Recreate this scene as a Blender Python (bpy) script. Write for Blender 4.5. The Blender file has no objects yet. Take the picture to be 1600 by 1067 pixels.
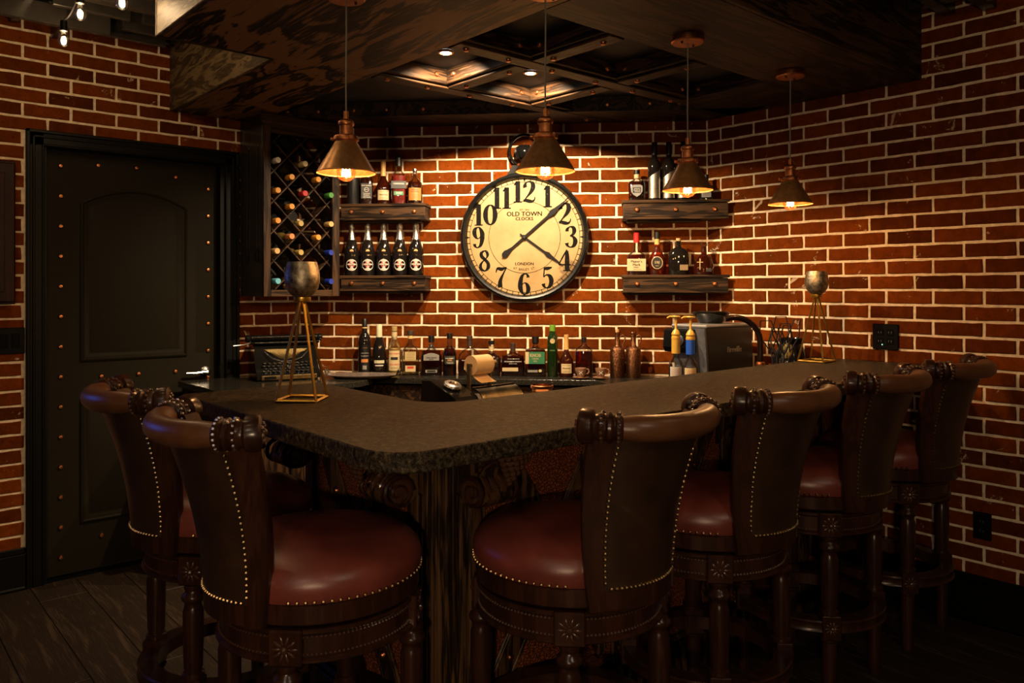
import bpy, bmesh, math, random
from mathutils import Vector, Matrix
random.seed(7)
S = bpy.context.scene
COL = S.collection
PI = math.pi
sin, cos, rad = math.sin, math.cos, math.radians
TH = 0.714866                      # the walls stand at this angle to the view

# ------------------------------------------------------------------ camera
cam = bpy.data.cameras.new('camera'); cam_o = bpy.data.objects.new('camera', cam); COL.objects.link(cam_o)
cam_o.location = (0, 0, 1.405); cam_o.rotation_euler = (PI/2, 0, -TH)
cam.sensor_width = 36; cam.lens = 36*1235.9/1600; cam.shift_y = -(533.5-451.3)/1600
cam.clip_start = 0.05; S.camera = cam_o

# ------------------------------------------------------------------ world, exposure
W = bpy.data.worlds.new('night'); S.world = W; W.use_nodes = True
W.node_tree.nodes['Background'].inputs[0].default_value = (1.0, 0.72, 0.45, 1)
W.node_tree.nodes['Background'].inputs[1].default_value = 0.006
S.view_settings.view_transform = 'Standard'; S.view_settings.look = 'None'
S.view_settings.gamma = 1; S.view_settings.use_curve_mapping = False
S.view_settings.exposure = 0.0
PENDANT_W, COFFER_W, STRING_W, FILL_SPOT_W, FILL_LAMP_W = 8.0, 140.0, 2.6, 50.0, 80.0
WARM = (1.0, 0.56, 0.22)

def lamp(name, kind, loc, power, color, parent=None, **kw):
    l = bpy.data.lights.new(name, kind); l.energy = power; l.color = color
    for k, v in kw.items(): setattr(l, k, v)
    o = bpy.data.objects.new(name, l); COL.objects.link(o); o.location = loc
    if parent: o.parent = parent
    return o

# ------------------------------------------------------------------ materials
def nodes(name):
    m = bpy.data.materials.new(name); m.use_nodes = True
    nt = m.node_tree
    return m, nt, nt.nodes['Principled BSDF']
def N(nt, t, **kw):
    n = nt.nodes.new('ShaderNode'+t)
    for k, v in kw.items():
        if k[0] == '_': setattr(n, k[1:], v)
        else:
            key = int(k[1:]) if k[0] == 'i' and k[1:].isdigit() else k.replace('__', ' ')
            n.inputs[key].default_value = v
    return n
def c4(c): return (c[0], c[1], c[2], 1)
def ramp(nt, fac, stops):
    r = nt.nodes.new('ShaderNodeValToRGB'); e = r.color_ramp.elements
    while len(e) < len(stops): e.new(0.5)
    for el, (p, c) in zip(e, stops): el.position = p; el.color = c4(c)
    nt.links.new(fac, r.inputs[0]); return r.outputs[0]
def coords(nt, scale=(1, 1, 1), kind='Object'):
    t = nt.nodes.new('ShaderNodeTexCoord'); mp = nt.nodes.new('ShaderNodeMapping')
    mp.inputs['Scale'].default_value = scale
    nt.links.new(t.outputs[kind], mp.inputs[0]); return mp
def bump(nt, b, h, s, d=0.01):
    bp = nt.nodes.new('ShaderNodeBump'); bp.inputs['Strength'].default_value = s; bp.inputs['Distance'].default_value = d
    nt.links.new(h, bp.inputs['Height']); nt.links.new(bp.outputs[0], b.inputs['Normal'])
def plain(name, col, rough=0.5, metal=0.0, coat=0.0, vary=0.0, vscale=30, bmp=0.0, spec=0.5):
    m, nt, b = nodes(name)
    b.inputs['Base Color'].default_value = c4(col); b.inputs['Roughness'].default_value = rough
    b.inputs['Metallic'].default_value = metal; b.inputs['Coat Weight'].default_value = coat
    b.inputs['Coat Roughness'].default_value = 0.15; b.inputs['Specular IOR Level'].default_value = spec
    mp = coords(nt); n = N(nt, 'TexNoise', Scale=vscale, Detail=4.0); nt.links.new(mp.outputs[0], n.inputs[0])
    v = max(vary, 0.06)
    c = ramp(nt, n.outputs[0], [(0.3, tuple(x*(1-v) for x in col)), (0.7, tuple(min(1, x*(1+v)) for x in col))])
    nt.links.new(c, b.inputs['Base Color'])
    if bmp: bump(nt, b, n.outputs[0], bmp, 0.004)
    return m
def wood(name, dark, light, axis=0, scale=1.0, rough=0.45, contrast=(0.35, 0.65), coat=0.0, swirl=4.0, stretch=9.0, bmp=0.25):
    m, nt, b = nodes(name)
    sc = [stretch*scale]*3; sc[axis] = 1.0*scale
    mp = coords(nt, sc)
    big = N(nt, 'TexNoise', Scale=1.6, Detail=3.0, Distortion=swirl*0.3); nt.links.new(mp.outputs[0], big.inputs[0])
    mul = N(nt, 'Math', _operation='MULTIPLY', i1=swirl*5.0); nt.links.new(big.outputs[0], mul.inputs[0])
    sn = N(nt, 'Math', _operation='SINE'); nt.links.new(mul.outputs[0], sn.inputs[0])
    sc2 = [140*scale]*3; sc2[axis] = 7*scale
    mp2 = coords(nt, sc2); fine = N(nt, 'TexNoise', Scale=1.0, Detail=3.0); nt.links.new(mp2.outputs[0], fine.inputs[0])
    ma = N(nt, 'Math', _operation='MULTIPLY_ADD', i1=0.22); nt.links.new(sn.outputs[0], ma.inputs[0]); nt.links.new(fine.outputs[0], ma.inputs[2])
    c = ramp(nt, ma.outputs[0], [(contrast[0], dark), (contrast[1], light)])
    nt.links.new(c, b.inputs['Base Color']); b.inputs['Roughness'].default_value = rough; b.inputs['Specular IOR Level'].default_value = 0.22
    b.inputs['Coat Weight'].default_value = coat; b.inputs['Coat Roughness'].default_value = 0.2
    bump(nt, b, ma.outputs[0], bmp, 0.003)
    return m
def see_through(name, tint, gloss=0.12, rough=0.03, body=0.0, bodycol=(0.1, 0.02, 0.01)):
    m = bpy.data.materials.new(name); m.use_nodes = True; nt = m.node_tree
    for n in list(nt.nodes):
        if n.type != 'OUTPUT_MATERIAL': nt.nodes.remove(n)
    out = [n for n in nt.nodes if n.type == 'OUTPUT_MATERIAL'][0]
    tr = N(nt, 'BsdfTransparent', Color=c4(tint)); gl = N(nt, 'BsdfGlossy', Roughness=rough); gl.inputs[0].default_value = (0.9, 0.9, 0.9, 1)
    df = N(nt, 'BsdfDiffuse'); df.inputs[0].default_value = c4(bodycol)
    mx0 = N(nt, 'MixShader', i0=body); nt.links.new(tr.outputs[0], mx0.inputs[1]); nt.links.new(df.outputs[0], mx0.inputs[2])
    lw = N(nt, 'LayerWeight', Blend=0.35); add = N(nt, 'Math', _operation='MULTIPLY_ADD', i1=0.8, i2=gloss*0.4)
    nt.links.new(lw.outputs['Fresnel'], add.inputs[0])
    mx = N(nt, 'MixShader'); nt.links.new(add.outputs[0], mx.inputs[0]); nt.links.new(mx0.outputs[0], mx.inputs[1]); nt.links.new(gl.outputs[0], mx.inputs[2])
    nt.links.new(mx.outputs[0], out.inputs[0]); return m
def glow(name, col, strength):
    m, nt, b = nodes(name); b.inputs['Base Color'].default_value = c4(col)
    b.inputs['Emission Color'].default_value = c4(col); b.inputs['Emission Strength'].default_value = strength; return m

def brick_mat():
    m, nt, b = nodes('brick')
    oi = N(nt, 'ObjectInfo'); ge = N(nt, 'NewGeometry')
    ad = N(nt, 'Math', _operation='ADD'); nt.links.new(oi.outputs['Random'], ad.inputs[0]); nt.links.new(ge.outputs['Random Per Island'], ad.inputs[1])
    fr = N(nt, 'Math', _operation='FRACT'); nt.links.new(ad.outputs[0], fr.inputs[0])
    base = ramp(nt, fr.outputs[0], [(0.0, (0.070, 0.0155, 0.0020)), (0.35, (0.130, 0.0280, 0.0028)), (0.7, (0.190, 0.0410, 0.0036)), (1.0, (0.098, 0.0210, 0.0024))])
    pos = N(nt, 'Mapping'); nt.links.new(ge.outputs['Position'], pos.inputs[0])
    n1 = N(nt, 'TexNoise', Scale=26.0, Detail=5.0, Roughness=0.65); nt.links.new(pos.outputs[0], n1.inputs[0])
    n2 = N(nt, 'TexNoise', Scale=150.0, Detail=2.0); nt.links.new(pos.outputs[0], n2.inputs[0])
    dk = ramp(nt, n1.outputs[0], [(0.3, (0.62, 0.6, 0.6)), (0.7, (1.12, 1.1, 1.1))])
    mu = N(nt, 'MixRGB', _blend_type='MULTIPLY', i0=1.0); nt.links.new(base, mu.inputs[1]); nt.links.new(dk, mu.inputs[2])
    pit = ramp(nt, n2.outputs[0], [(0.28, (0.25, 0.22, 0.2)), (0.36, (1, 1, 1))])
    mu2 = N(nt, 'MixRGB', _blend_type='MULTIPLY', i0=1.0); nt.links.new(mu.outputs[0], mu2.inputs[1]); nt.links.new(pit, mu2.inputs[2])
    n3 = N(nt, 'TexNoise', Scale=9.0, Detail=6.0, Roughness=0.75, Distortion=0.6); nt.links.new(pos.outputs[0], n3.inputs[0])
    sm = ramp(nt, n3.outputs[0], [(0.635, (0, 0, 0)), (0.665, (1, 1, 1))])
    mm = N(nt, 'Math', _operation='MULTIPLY', i1=0.75); nt.links.new(sm, mm.inputs[0])
    mx = N(nt, 'MixRGB', i2=(0.55, 0.42, 0.27, 1)); nt.links.new(mm.outputs[0], mx.inputs[0]); nt.links.new(mu2.outputs[0], mx.inputs[1])
    nt.links.new(mx.outputs[0], b.inputs['Base Color']); b.inputs['Roughness'].default_value = 0.9; b.inputs['Specular IOR Level'].default_value = 0.04
    bump(nt, b, n1.outputs[0], 0.35, 0.004); return m

def granite_mat():
    m, nt, b = nodes('granite'); mp = coords(nt)
    n1 = N(nt, 'TexNoise', Scale=80.0, Detail=6.0, Roughness=0.85); nt.links.new(mp.outputs[0], n1.inputs[0])
    n2 = N(nt, 'TexVoronoi', Scale=160.0); nt.links.new(mp.outputs[0], n2.inputs[0])
    c = ramp(nt, n1.outputs[0], [(0.42, (0.009, 0.0066, 0.0040)), (0.51, (0.046, 0.033, 0.0195)), (0.57, (0.088, 0.065, 0.039)), (0.63, (0.165, 0.124, 0.076))])
    sp = ramp(nt, n2.outputs['Distance'], [(0.0, (1.5, 1.4, 1.2)), (0.10, (1, 1, 1)), (0.6, (0.7, 0.72, 0.66))])
    mu = N(nt, 'MixRGB', _blend_type='MULTIPLY', i0=0.8); nt.links.new(c, mu.inputs[1]); nt.links.new(sp, mu.inputs[2])
    nt.links.new(mu.outputs[0], b.inputs['Base Color']); b.inputs['Roughness'].default_value = 0.42; b.inputs['Specular IOR Level'].default_value = 0.10
    bump(nt, b, n1.outputs[0], 0.6, 0.003); return m
def leather_mat(name, c0, c1, rough=0.36, vscale=14, grain=420):
    m, nt, b = nodes(name); mp = coords(nt)
    n1 = N(nt, 'TexNoise', Scale=vscale, Detail=4.0); nt.links.new(mp.outputs[0], n1.inputs[0])
    n2 = N(nt, 'TexVoronoi', Scale=float(grain)); nt.links.new(mp.outputs[0], n2.inputs[0])
    nt.links.new(ramp(nt, n1.outputs[0], [(0.3, c0), (0.7, c1)]), b.inputs['Base Color'])
    b.inputs['Roughness'].default_value = rough; b.inputs['Coat Weight'].default_value = 0.35; b.inputs['Coat Roughness'].default_value = 0.36
    bump(nt, b, n2.outputs['Distance'], 0.08, 0.002); return m
def croc_mat():
    m, nt, b = nodes('crocodile_leather'); mp = coords(nt, (1, 1, 1.6))
    v = N(nt, 'TexVoronoi', Scale=75.0, _feature='DISTANCE_TO_EDGE'); nt.links.new(mp.outputs[0], v.inputs[0])
    nt.links.new(ramp(nt, v.outputs['Distance'], [(0.0, (0.06, 0.016, 0.007)), (0.12, (0.28, 0.083, 0.034))]), b.inputs['Base Color'])
    b.inputs['Roughness'].default_value = 0.42; b.inputs['Specular IOR Level'].default_value = 0.10
    r = ramp(nt, v.outputs['Distance'], [(0.0, (0, 0, 0)), (0.2, (1, 1, 1))]); bump(nt, b, r, 0.8, 0.004); return m
def metal_mat(name, c0, c1, rough=(0.25, 0.5), vscale=22, bmp=0.0, metal=1.0):
    m, nt, b = nodes(name); mp = coords(nt)
    n1 = N(nt, 'TexNoise', Scale=float(vscale), Detail=6.0, Roughness=0.65); nt.links.new(mp.outputs[0], n1.inputs[0])
    nt.links.new(ramp(nt, n1.outputs[0], [(0.35, c0), (0.65, c1)]), b.inputs['Base Color'])
    mr = N(nt, 'MapRange', i3=rough[0], i4=rough[1]); nt.links.new(n1.outputs[0], mr.inputs[0]); nt.links.new(mr.outputs[0], b.inputs['Roughness'])
    b.inputs['Metallic'].default_value = metal
    if bmp: bump(nt, b, n1.outputs[0], bmp, 0.004)
    return m
def dial_mat():
    m, nt, b = nodes('clock_dial'); mp = coords(nt)
    n1 = N(nt, 'TexNoise', Scale=5.0, Detail=5.0, Roughness=0.6); nt.links.new(mp.outputs[0], n1.inputs[0])
    c = ramp(nt, n1.outputs[0], [(0.3, (0.27, 0.165, 0.058)), (0.55, (0.35, 0.235, 0.098)), (0.75, (0.40, 0.28, 0.125))])
    # brown stain with a shape of its own near the 4
    sep = N(nt, 'VectorMath', _operation='DISTANCE'); nt.links.new(mp.outputs[0], sep.inputs[0]); sep.inputs[1].default_value = (0.245, 0.0, -0.205)
    n2 = N(nt, 'TexNoise', Scale=16.0, Detail=5.0); nt.links.new(mp.outputs[0], n2.inputs[0])
    ma = N(nt, 'Math', _operation='MULTIPLY_ADD', i1=0.16, i2=-0.075); nt.links.new(n2.outputs[0], ma.inputs[0])
    ad = N(nt, 'Math', _operation='ADD'); nt.links.new(sep.outputs['Value'], ad.inputs[0]); nt.links.new(ma.outputs[0], ad.inputs[1])
    st = ramp(nt, ad.outputs[0], [(0.068, (0.42, 0.36, 0.30)), (0.085, (1, 1, 1))])
    mu = N(nt, 'MixRGB', _blend_type='MULTIPLY', i0=0.85); nt.links.new(c, mu.inputs[1]); nt.links.new(st, mu.inputs[2])
    nt.links.new(mu.outputs[0], b.inputs['Base Color']); b.inputs['Roughness'].default_value = 0.5; return m
def print_mat(name, col):
    m, nt, b = nodes(name); mp = coords(nt); n1 = N(nt, 'TexNoise', Scale=60.0, Detail=5.0, Roughness=0.7); nt.links.new(mp.outputs[0], n1.inputs[0])
    nt.links.new(ramp(nt, n1.outputs[0], [(0.62, col), (0.70, tuple(min(1, x+0.22) for x in col))]), b.inputs['Base Color']); b.inputs['Roughness'].default_value = 0.7; b.inputs['Specular IOR Level'].default_value = 0.08; return m

M = {}
M['brick'] = brick_mat()
M['mortar'] = plain('mortar', (0.78, 0.63, 0.44), 0.95, vary=0.2, vscale=40, bmp=0.6, spec=0.1)
M['granite'] = granite_mat()
M['oak_soffit'] = wood('soffit_oak', (0.0102, 0.0051, 0.0017), (0.2295, 0.1122, 0.0374), axis=1, scale=0.8, rough=0.5, swirl=5.0, stretch=4.5, contrast=(0.36, 0.56))
M['oak_fascia_y'] = wood('fascia_oak', (0.03375, 0.0195, 0.0075), (0.15, 0.1013, 0.0435), axis=1, scale=2.2, rough=0.5, swirl=4.0, stretch=5.0, contrast=(0.30, 0.70))
M['oak_x'] = wood('dark_oak_x', (0.00864, 0.00432, 0.00216), (0.05616, 0.02736, 0.01152), axis=0, scale=1.2, rough=0.5)
M['oak_y'] = wood('dark_oak_y', (0.00864, 0.00432, 0.00216), (0.05616, 0.02736, 0.01152), axis=1, scale=1.2, rough=0.5)
M['oak_z'] = wood('dark_oak_z', (0.00864, 0.00432, 0.00216), (0.05616, 0.02736, 0.01152), axis=2, scale=1.2, rough=0.5)
M['bar_wood'] = wood('bar_walnut', (0.017, 0.0085, 0.00425), (0.1062, 0.0544, 0.0238), axis=2, scale=1.2, rough=0.4)
M['mahogany'] = wood('mahogany', (0.027, 0.00975, 0.0045), (0.0435, 0.01575, 0.0075), axis=2, scale=1.0, rough=0.3, coat=0.35, bmp=0.05)
M['plank'] = wood('floor_plank', (0.0231, 0.0147, 0.00945), (0.0546, 0.0357, 0.02205), axis=1, scale=1.4, rough=0.5, swirl=2.0)
M['black_paint'] = plain('black_paint', (0.0028, 0.0028, 0.0022), 0.45, spec=0.18)
M['door_paint'] = plain('door_paint', (0.0125, 0.0098, 0.0048), 0.6, spec=0.12)
M['ceiling_black'] = plain('ceiling_black', (0.006, 0.006, 0.006), 0.7)
M['board_black'] = plain('black_board', (0.026, 0.022, 0.018), 0.25)
M['black_metal'] = plain('black_metal', (0.012, 0.012, 0.012), 0.32, vary=0.2)
M['black_gloss'] = plain('black_gloss', (0.006, 0.006, 0.006), 0.12)
M['black_plastic'] = plain('black_plastic', (0.0015, 0.0015, 0.0015), 0.45, spec=0.15)
M['copper'] = metal_mat('copper', (0.42, 0.15, 0.06), (0.68, 0.28, 0.12), (0.22, 0.45), 30)
M['copper_cap'] = metal_mat('copper_fitting', (0.40, 0.14, 0.05), (0.66, 0.27, 0.11), (0.28, 0.5), 60)
M['bronze'] = metal_mat('aged_bronze', (0.36, 0.18, 0.0675), (0.63, 0.345, 0.1425), (0.28, 0.44), 26, metal=0.75)
M['copper_lining'] = metal_mat('copper_lining', (0.20, 0.045, 0.010), (0.30, 0.080, 0.019), (0.4, 0.6), 60, metal=0.6)
M['hammered'] = metal_mat('hammered_copper', (0.10, 0.042, 0.020), (0.30, 0.135, 0.065), (0.25, 0.42), 130, bmp=1.0)
M['brass'] = metal_mat('antique_brass', (0.32, 0.20, 0.08), (0.52, 0.36, 0.16), (0.25, 0.4), 60)
M['gold'] = metal_mat('gold', (0.62, 0.36, 0.06), (0.76, 0.47, 0.10), (0.3, 0.42), 40)
M['steel'] = metal_mat('steel', (0.45, 0.44, 0.42), (0.62, 0.61, 0.58), (0.18, 0.35), 40)
M['silver_hammered'] = metal_mat('hammered_silver', (0.34, 0.27, 0.23), (0.58, 0.48, 0.42), (0.15, 0.3), 90, bmp=0.9, metal=0.8)
M['mercury'] = metal_mat('mercury_glass', (0.22, 0.18, 0.12), (0.62, 0.54, 0.40), (0.25, 0.6), 70, bmp=0.3)
M['leather_back'] = leather_mat('brown_leather', (0.0248, 0.01116, 0.00496), (0.0434, 0.02046, 0.00868), 0.36)
M['leather_roll'] = leather_mat('tan_leather', (0.092, 0.0336, 0.0128), (0.144, 0.0576, 0.0224), 0.34)
M['leather_seat'] = leather_mat('oxblood_leather', (0.1283, 0.027, 0.0189), (0.2228, 0.0486, 0.0324), 0.34, 9)
M['croc'] = croc_mat()
M['dial'] = dial_mat()
M['ink'] = print_mat('worn_black_ink', (0.005, 0.004, 0.003))
M['paper'] = plain('paper', (0.72, 0.50, 0.25), 0.8)
M['glass'] = see_through('clear_glass', (0.93, 0.95, 0.94))
M['bulb_glass'] = see_through('bulb_glass', (1.0, 0.93, 0.82), 0.05)
M['amber'] = see_through('amber_spirit', (0.62, 0.17, 0.035), 0.1, body=0.18, bodycol=(0.16, 0.025, 0.006))
M['amber_dark'] = see_through('dark_spirit', (0.33, 0.055, 0.012), 0.1, body=0.3, bodycol=(0.07, 0.012, 0.004))
M['green_glass'] = see_through('green_glass', (0.10, 0.22, 0.06), 0.15, body=0.55, bodycol=(0.012, 0.035, 0.008))
M['dark_glass'] = plain('dark_glass', (0.008, 0.006, 0.005), 0.06)
M['filament'] = glow('filament', (1.0, 0.62, 0.28), 260.0)
M['led'] = glow('downlight_lens', (1.0, 0.90, 0.78), 45.0)
M['string_fil'] = glow('string_filament', (1.0, 0.78, 0.50), 40.0)
M['pilot'] = glow('pilot_light', (0.25, 0.9, 0.6), 1.2)
def colour(name, rgb, rough=0.5):
    k = 'c_'+name
    if k not in M: M[k] = plain(name, rgb, rough)
    return M[k]
CREAM = colour('cream_label', (0.504, 0.396, 0.216)); WHITE = colour('white_label', (0.4464, 0.4176, 0.3744)); BLACKL = colour('black_label', (0.0035, 0.0035, 0.0035), 0.4)
GREYL = colour('grey_label', (0.2016, 0.1944, 0.18)); RED = colour('red_wax', (0.396, 0.0144, 0.0144), 0.3); ORANGE = colour('orange_label', (0.4464, 0.1728, 0.036))
GREENL = colour('green_label', (0.02, 0.14, 0.055)); INKB = colour('black_print', (0.015, 0.012, 0.01)); INKW = colour('white_print', (0.75, 0.70, 0.62))
INKR = colour('red_print', (0.50, 0.05, 0.03)); GOLDP = colour('gold_print', (0.62, 0.42, 0.16)); TAN = colour('cork', (0.50, 0.31, 0.14), 0.8)

# ------------------------------------------------------------------ geometry helpers
class MB:
    def __init__(s): s.v = []; s.f = []
    def add(s, vs, fs, M4=None):
        k = len(s.v)
        if M4 is not None: vs = [tuple(M4 @ Vector(p)) for p in vs]
        s.v += [tuple(p) for p in vs]; s.f += [tuple(i+k for i in f) for f in fs]; return s
    def box(s, x0, x1, y0, y1, z0, z1, b=0.0, M4=None):
        if b <= 0:
            v = [(x, y, z) for z in (z0, z1) for y in (y0, y1) for x in (x0, x1)]
            return s.add(v, [(0, 2, 3, 1), (4, 5, 7, 6), (0, 1, 5, 4), (2, 6, 7, 3), (0, 4, 6, 2), (1, 3, 7, 5)], M4)
        b = min(b, (x1-x0)/2.01, (y1-y0)/2.01, (z1-z0)/2.01)
        X, Y, Z = (x0, x1), (y0, y1), (z0, z1); v = []; ix = {}
        for i in (0, 1):
            for j in (0, 1):
                for k in (0, 1):
                    p = (X[i], Y[j], Z[k]); q = (X[i]+(b if i == 0 else -b), Y[j]+(b if j == 0 else -b), Z[k]+(b if k == 0 else -b))
                    for a in range(3):
                        ix[i, j, k, a] = len(v); w = list(q); w[a] = p[a]; v.append(tuple(w))
        f = []
        for a in range(3):
            o = [t for t in range(3) if t != a]
            for s_ in (0, 1):
                idx = []
                for u, w in ((0, 0), (1, 0), (1, 1), (0, 1)):
                    c = [0, 0, 0]; c[a] = s_; c[o[0]] = u; c[o[1]] = w; idx.append(ix[c[0], c[1], c[2], a])
                f.append(tuple(idx))
            for u in (0, 1):
                for w in (0, 1):
                    c0 = [0, 0, 0]; c1 = [0, 0, 0]; c0[o[0]] = c1[o[0]] = u; c0[o[1]] = c1[o[1]] = w; c1[a] = 1
                    f.append((ix[(*c0, o[0])], ix[(*c1, o[0])], ix[(*c1, o[1])], ix[(*c0, o[1])]))
        for i in (0, 1):
            for j in (0, 1):
                for k in (0, 1): f.append((ix[i, j, k, 0], ix[i, j, k, 1], ix[i, j, k, 2]))
        return s.add(v, f, M4)
    def lathe(s, prof, seg=24, M4=None, cap=True):
        v = []; f = []; rings = []
        for r, z in prof:
            if r < 1e-6: rings.append([len(v)]); v.append((0, 0, z))
            else:
                rings.append(list(range(len(v), len(v)+seg)))
                v += [(r*cos(2*PI*i/seg), r*sin(2*PI*i/seg), z) for i in range(seg)]
        for a, b in zip(rings, rings[1:]):
            if len(a) == 1 and len(b) == 1: continue
            for i in range(seg):
                j = (i+1) % seg
                if len(a) == 1: f.append((a[0], b[j], b[i]))
                elif len(b) == 1: f.append((a[i], a[j], b[0]))
                else: f.append((a[i], a[j], b[j], b[i]))
        if cap:
            if len(rings[0]) > 1: f.append(tuple(reversed(rings[0])))
            if len(rings[-1]) > 1: f.append(tuple(rings[-1]))
        return s.add(v, f, M4)
    def loft(s, secs, seg=28, M4=None):        # (z, rx, ry, exponent)
        v = []; f = []
        for z, rx, ry, p in secs:
            for i in range(seg):
                a = 2*PI*i/seg; ca, sa = cos(a), sin(a)
                v.append((rx*math.copysign(abs(ca)**(2/p), ca), ry*math.copysign(abs(sa)**(2/p), sa), z))
        n = len(secs)
        for k in range(n-1):
            for i in range(seg):
                j = (i+1) % seg; f.append((k*seg+i, k*seg+j, (k+1)*seg+j, (k+1)*seg+i))
        f.append(tuple(reversed(range(seg)))); f.append(tuple(range((n-1)*seg, n*seg)))
        return s.add(v, f, M4)
    def tube(s, pts, r, seg=8, closed=False, M4=None, cap=True, up=None):
        pts = [Vector(p) for p in pts]; n = len(pts); v = []; f = []
        rs = r if isinstance(r, (list, tuple)) else [r]*n
        ref = None
        for i, p in enumerate(pts):
            if closed: t = pts[(i+1) % n]-pts[i-1]
            else: t = pts[min(i+1, n-1)]-pts[max(i-1, 0)]
            t = t.normalized() if t.length > 1e-9 else Vector((0, 0, 1))
            if ref is None: ref = Vector(up) if up else (Vector((0, 0, 1)) if abs(t.z) < 0.9 else Vector((1, 0, 0)))
            a = (ref-t*ref.dot(t)); a = a.normalized() if a.length > 1e-6 else t.orthogonal().normalized(); ref = a
            b = t.cross(a)
            for k in range(seg):
                w = 2*PI*k/seg; v.append(tuple(p+(a*cos(w)+b*sin(w))*rs[i]))
        for i in range(n if closed else n-1):
            i2 = (i+1) % n
            for k in range(seg):
                k2 = (k+1) % seg; f.append((i*seg+k, i*seg+k2, i2*seg+k2, i2*seg+k))
        if cap and not closed: f.append(tuple(reversed(range(seg)))); f.append(tuple(range((n-1)*seg, n*seg)))
        return s.add(v, f, M4)
    def prism(s, poly, z0, z1, M4=None):
        n = len(poly); v = [(x, y, z0) for x, y in poly]+[(x, y, z1) for x, y in poly]
        f = [tuple(reversed(range(n))), tuple(range(n, 2*n))]+[(i, (i+1) % n, n+(i+1) % n, n+i) for i in range(n)]
        return s.add(v, f, M4)
    def grid(s, fn, nu, nv, thick=None, M4=None):
        v = [fn(i/nu, j/nv) for j in range(nv+1) for i in range(nu+1)]
        f = [(j*(nu+1)+i, j*(nu+1)+i+1, (j+1)*(nu+1)+i+1, (j+1)*(nu+1)+i) for j in range(nv) for i in range(nu)]
        return s.add(v, f, M4)
    def ball(s, c, r, seg=8, rings=5, M4=None, sc=(1, 1, 1)):
        prof = [(r*sin(PI*i/rings), -r*cos(PI*i/rings)) for i in range(rings+1)]
        prof[0] = (0, -r); prof[-1] = (0, r)
        T = Matrix.Translation(c) @ Matrix.Diagonal((*sc, 1))
        return s.lathe(prof, seg, (M4 @ T) if M4 else T)
    def build(s, name, mat, parent=None, smooth=35, loc=None, rot=None, kind=None, bevel=0):
        me = bpy.data.meshes.new(name); me.from_pydata(s.v, [], s.f)
        bm = bmesh.new(); bm.from_mesh(me); bmesh.ops.recalc_face_normals(bm, faces=bm.faces); bm.to_mesh(me); bm.free()
        if smooth:
            me.polygons.foreach_set('use_smooth', [True]*len(me.polygons)); me.set_sharp_from_angle(angle=rad(smooth))
        me.materials.append(M[mat] if isinstance(mat, str) else mat)
        return put(name, me, parent, loc, rot, kind, bevel)
def put(name, me, parent=None, loc=None, rot=None, kind=None, bevel=0):
    o = bpy.data.objects.new(name, me); COL.objects.link(o)
    if parent: o.parent = parent
    if loc: o.location = loc
    if rot: o.rotation_euler = rot
    if kind: o['kind'] = kind
    if bevel:
        b = o.modifiers.new('bevel', 'BEVEL'); b.width = bevel; b.segments = 2; b.limit_method = 'ANGLE'; b.angle_limit = rad(40)
    return o
def tag(o, label, cat, group=None):
    o['label'] = label; o['category'] = cat
    if group: o['group'] = group
    return o
def thing(name, label, cat, loc=(0, 0, 0), rz=0, group=None):
    o = bpy.data.objects.new(name, None); COL.objects.link(o); o.location = loc; o.rotation_euler = (0, 0, rz); o.empty_display_size = 0.05
    return tag(o, label, cat, group)
def struct(o): o['kind'] = 'structure'; return o
def copy_tree(o, parent=None):
    c = o.copy(); COL.objects.link(c); c.parent = parent
    for ch in [x for x in bpy.data.objects if x.parent == o]: copy_tree(ch, c)
    return c
def Tm(x, y, z): return Matrix.Translation((x, y, z))
def Rm(a, ax='Z'): return Matrix.Rotation(a, 4, ax)

_tc = {}
def text_vf(s_, size, align='CENTER'):
    k = (s_, size, align)
    if k not in _tc:
        cu = bpy.data.curves.new('t', 'FONT'); cu.body = s_; cu.size = size; cu.align_x = align; cu.align_y = 'CENTER'; cu.resolution_u = 2
        ob = bpy.data.objects.new('t', cu); COL.objects.link(ob)
        dg = bpy.context.evaluated_depsgraph_get(); me = bpy.data.meshes.new_from_object(ob.evaluated_get(dg))
        _tc[k] = ([(v.co.x, 0.0, v.co.y) for v in me.vertices], [tuple(p.vertices) for p in me.polygons])
        bpy.data.objects.remove(ob); bpy.data.curves.remove(cu); bpy.data.meshes.remove(me)
    return _tc[k]
def add_text(mb, s_, size, x=0, z=0, y=0, bold=0.0, sx=1.0, R=None):
    v, f = text_vf(s_, size)
    for dx in ((0,) if not bold else (-bold, 0, bold)):
        vs = [(p[0]*sx+x+dx, y, p[2]+z) for p in v]
        if R: vs = [((R-y)*sin(p[0]/R), -(R-y)*cos(p[0]/R), p[2]) for p in vs]
        mb.add(vs, f)
def catmull(pts, n=6):
    out = []
    P = [pts[0]]+list(pts)+[pts[-1]]
    for i in range(1, len(P)-2):
        for k in range(n):
            t = k/n; q = []
            for a, b, c, d in zip(P[i-1], P[i], P[i+1], P[i+2]):
                q.append(0.5*(2*b+(c-a)*t+(2*a-5*b+4*c-d)*t*t+(3*b-a-3*c+d)*t**3))
            out.append(tuple(q))
    out.append(tuple(pts[-1])); return out
def ribbon(mb, pts, M4=None, n=6, y=0.0):          # pts: (x, z, width): a flat pen stroke facing -y
    P = catmull(pts, n); v = []; f = []
    for i, (x, z, w) in enumerate(P):
        a = P[max(i-1, 0)]; b = P[min(i+1, len(P)-1)]; dx, dz = b[0]-a[0], b[1]-a[1]; l = math.hypot(dx, dz) or 1
        nx, nz = -dz/l, dx/l; v += [(x+nx*w/2, y, z+nz*w/2), (x-nx*w/2, y, z-nz*w/2)]
    for i in range(len(P)-1): f.append((2*i, 2*i+1, 2*i+3, 2*i+2))
    return mb.add(v, f, M4)
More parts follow.
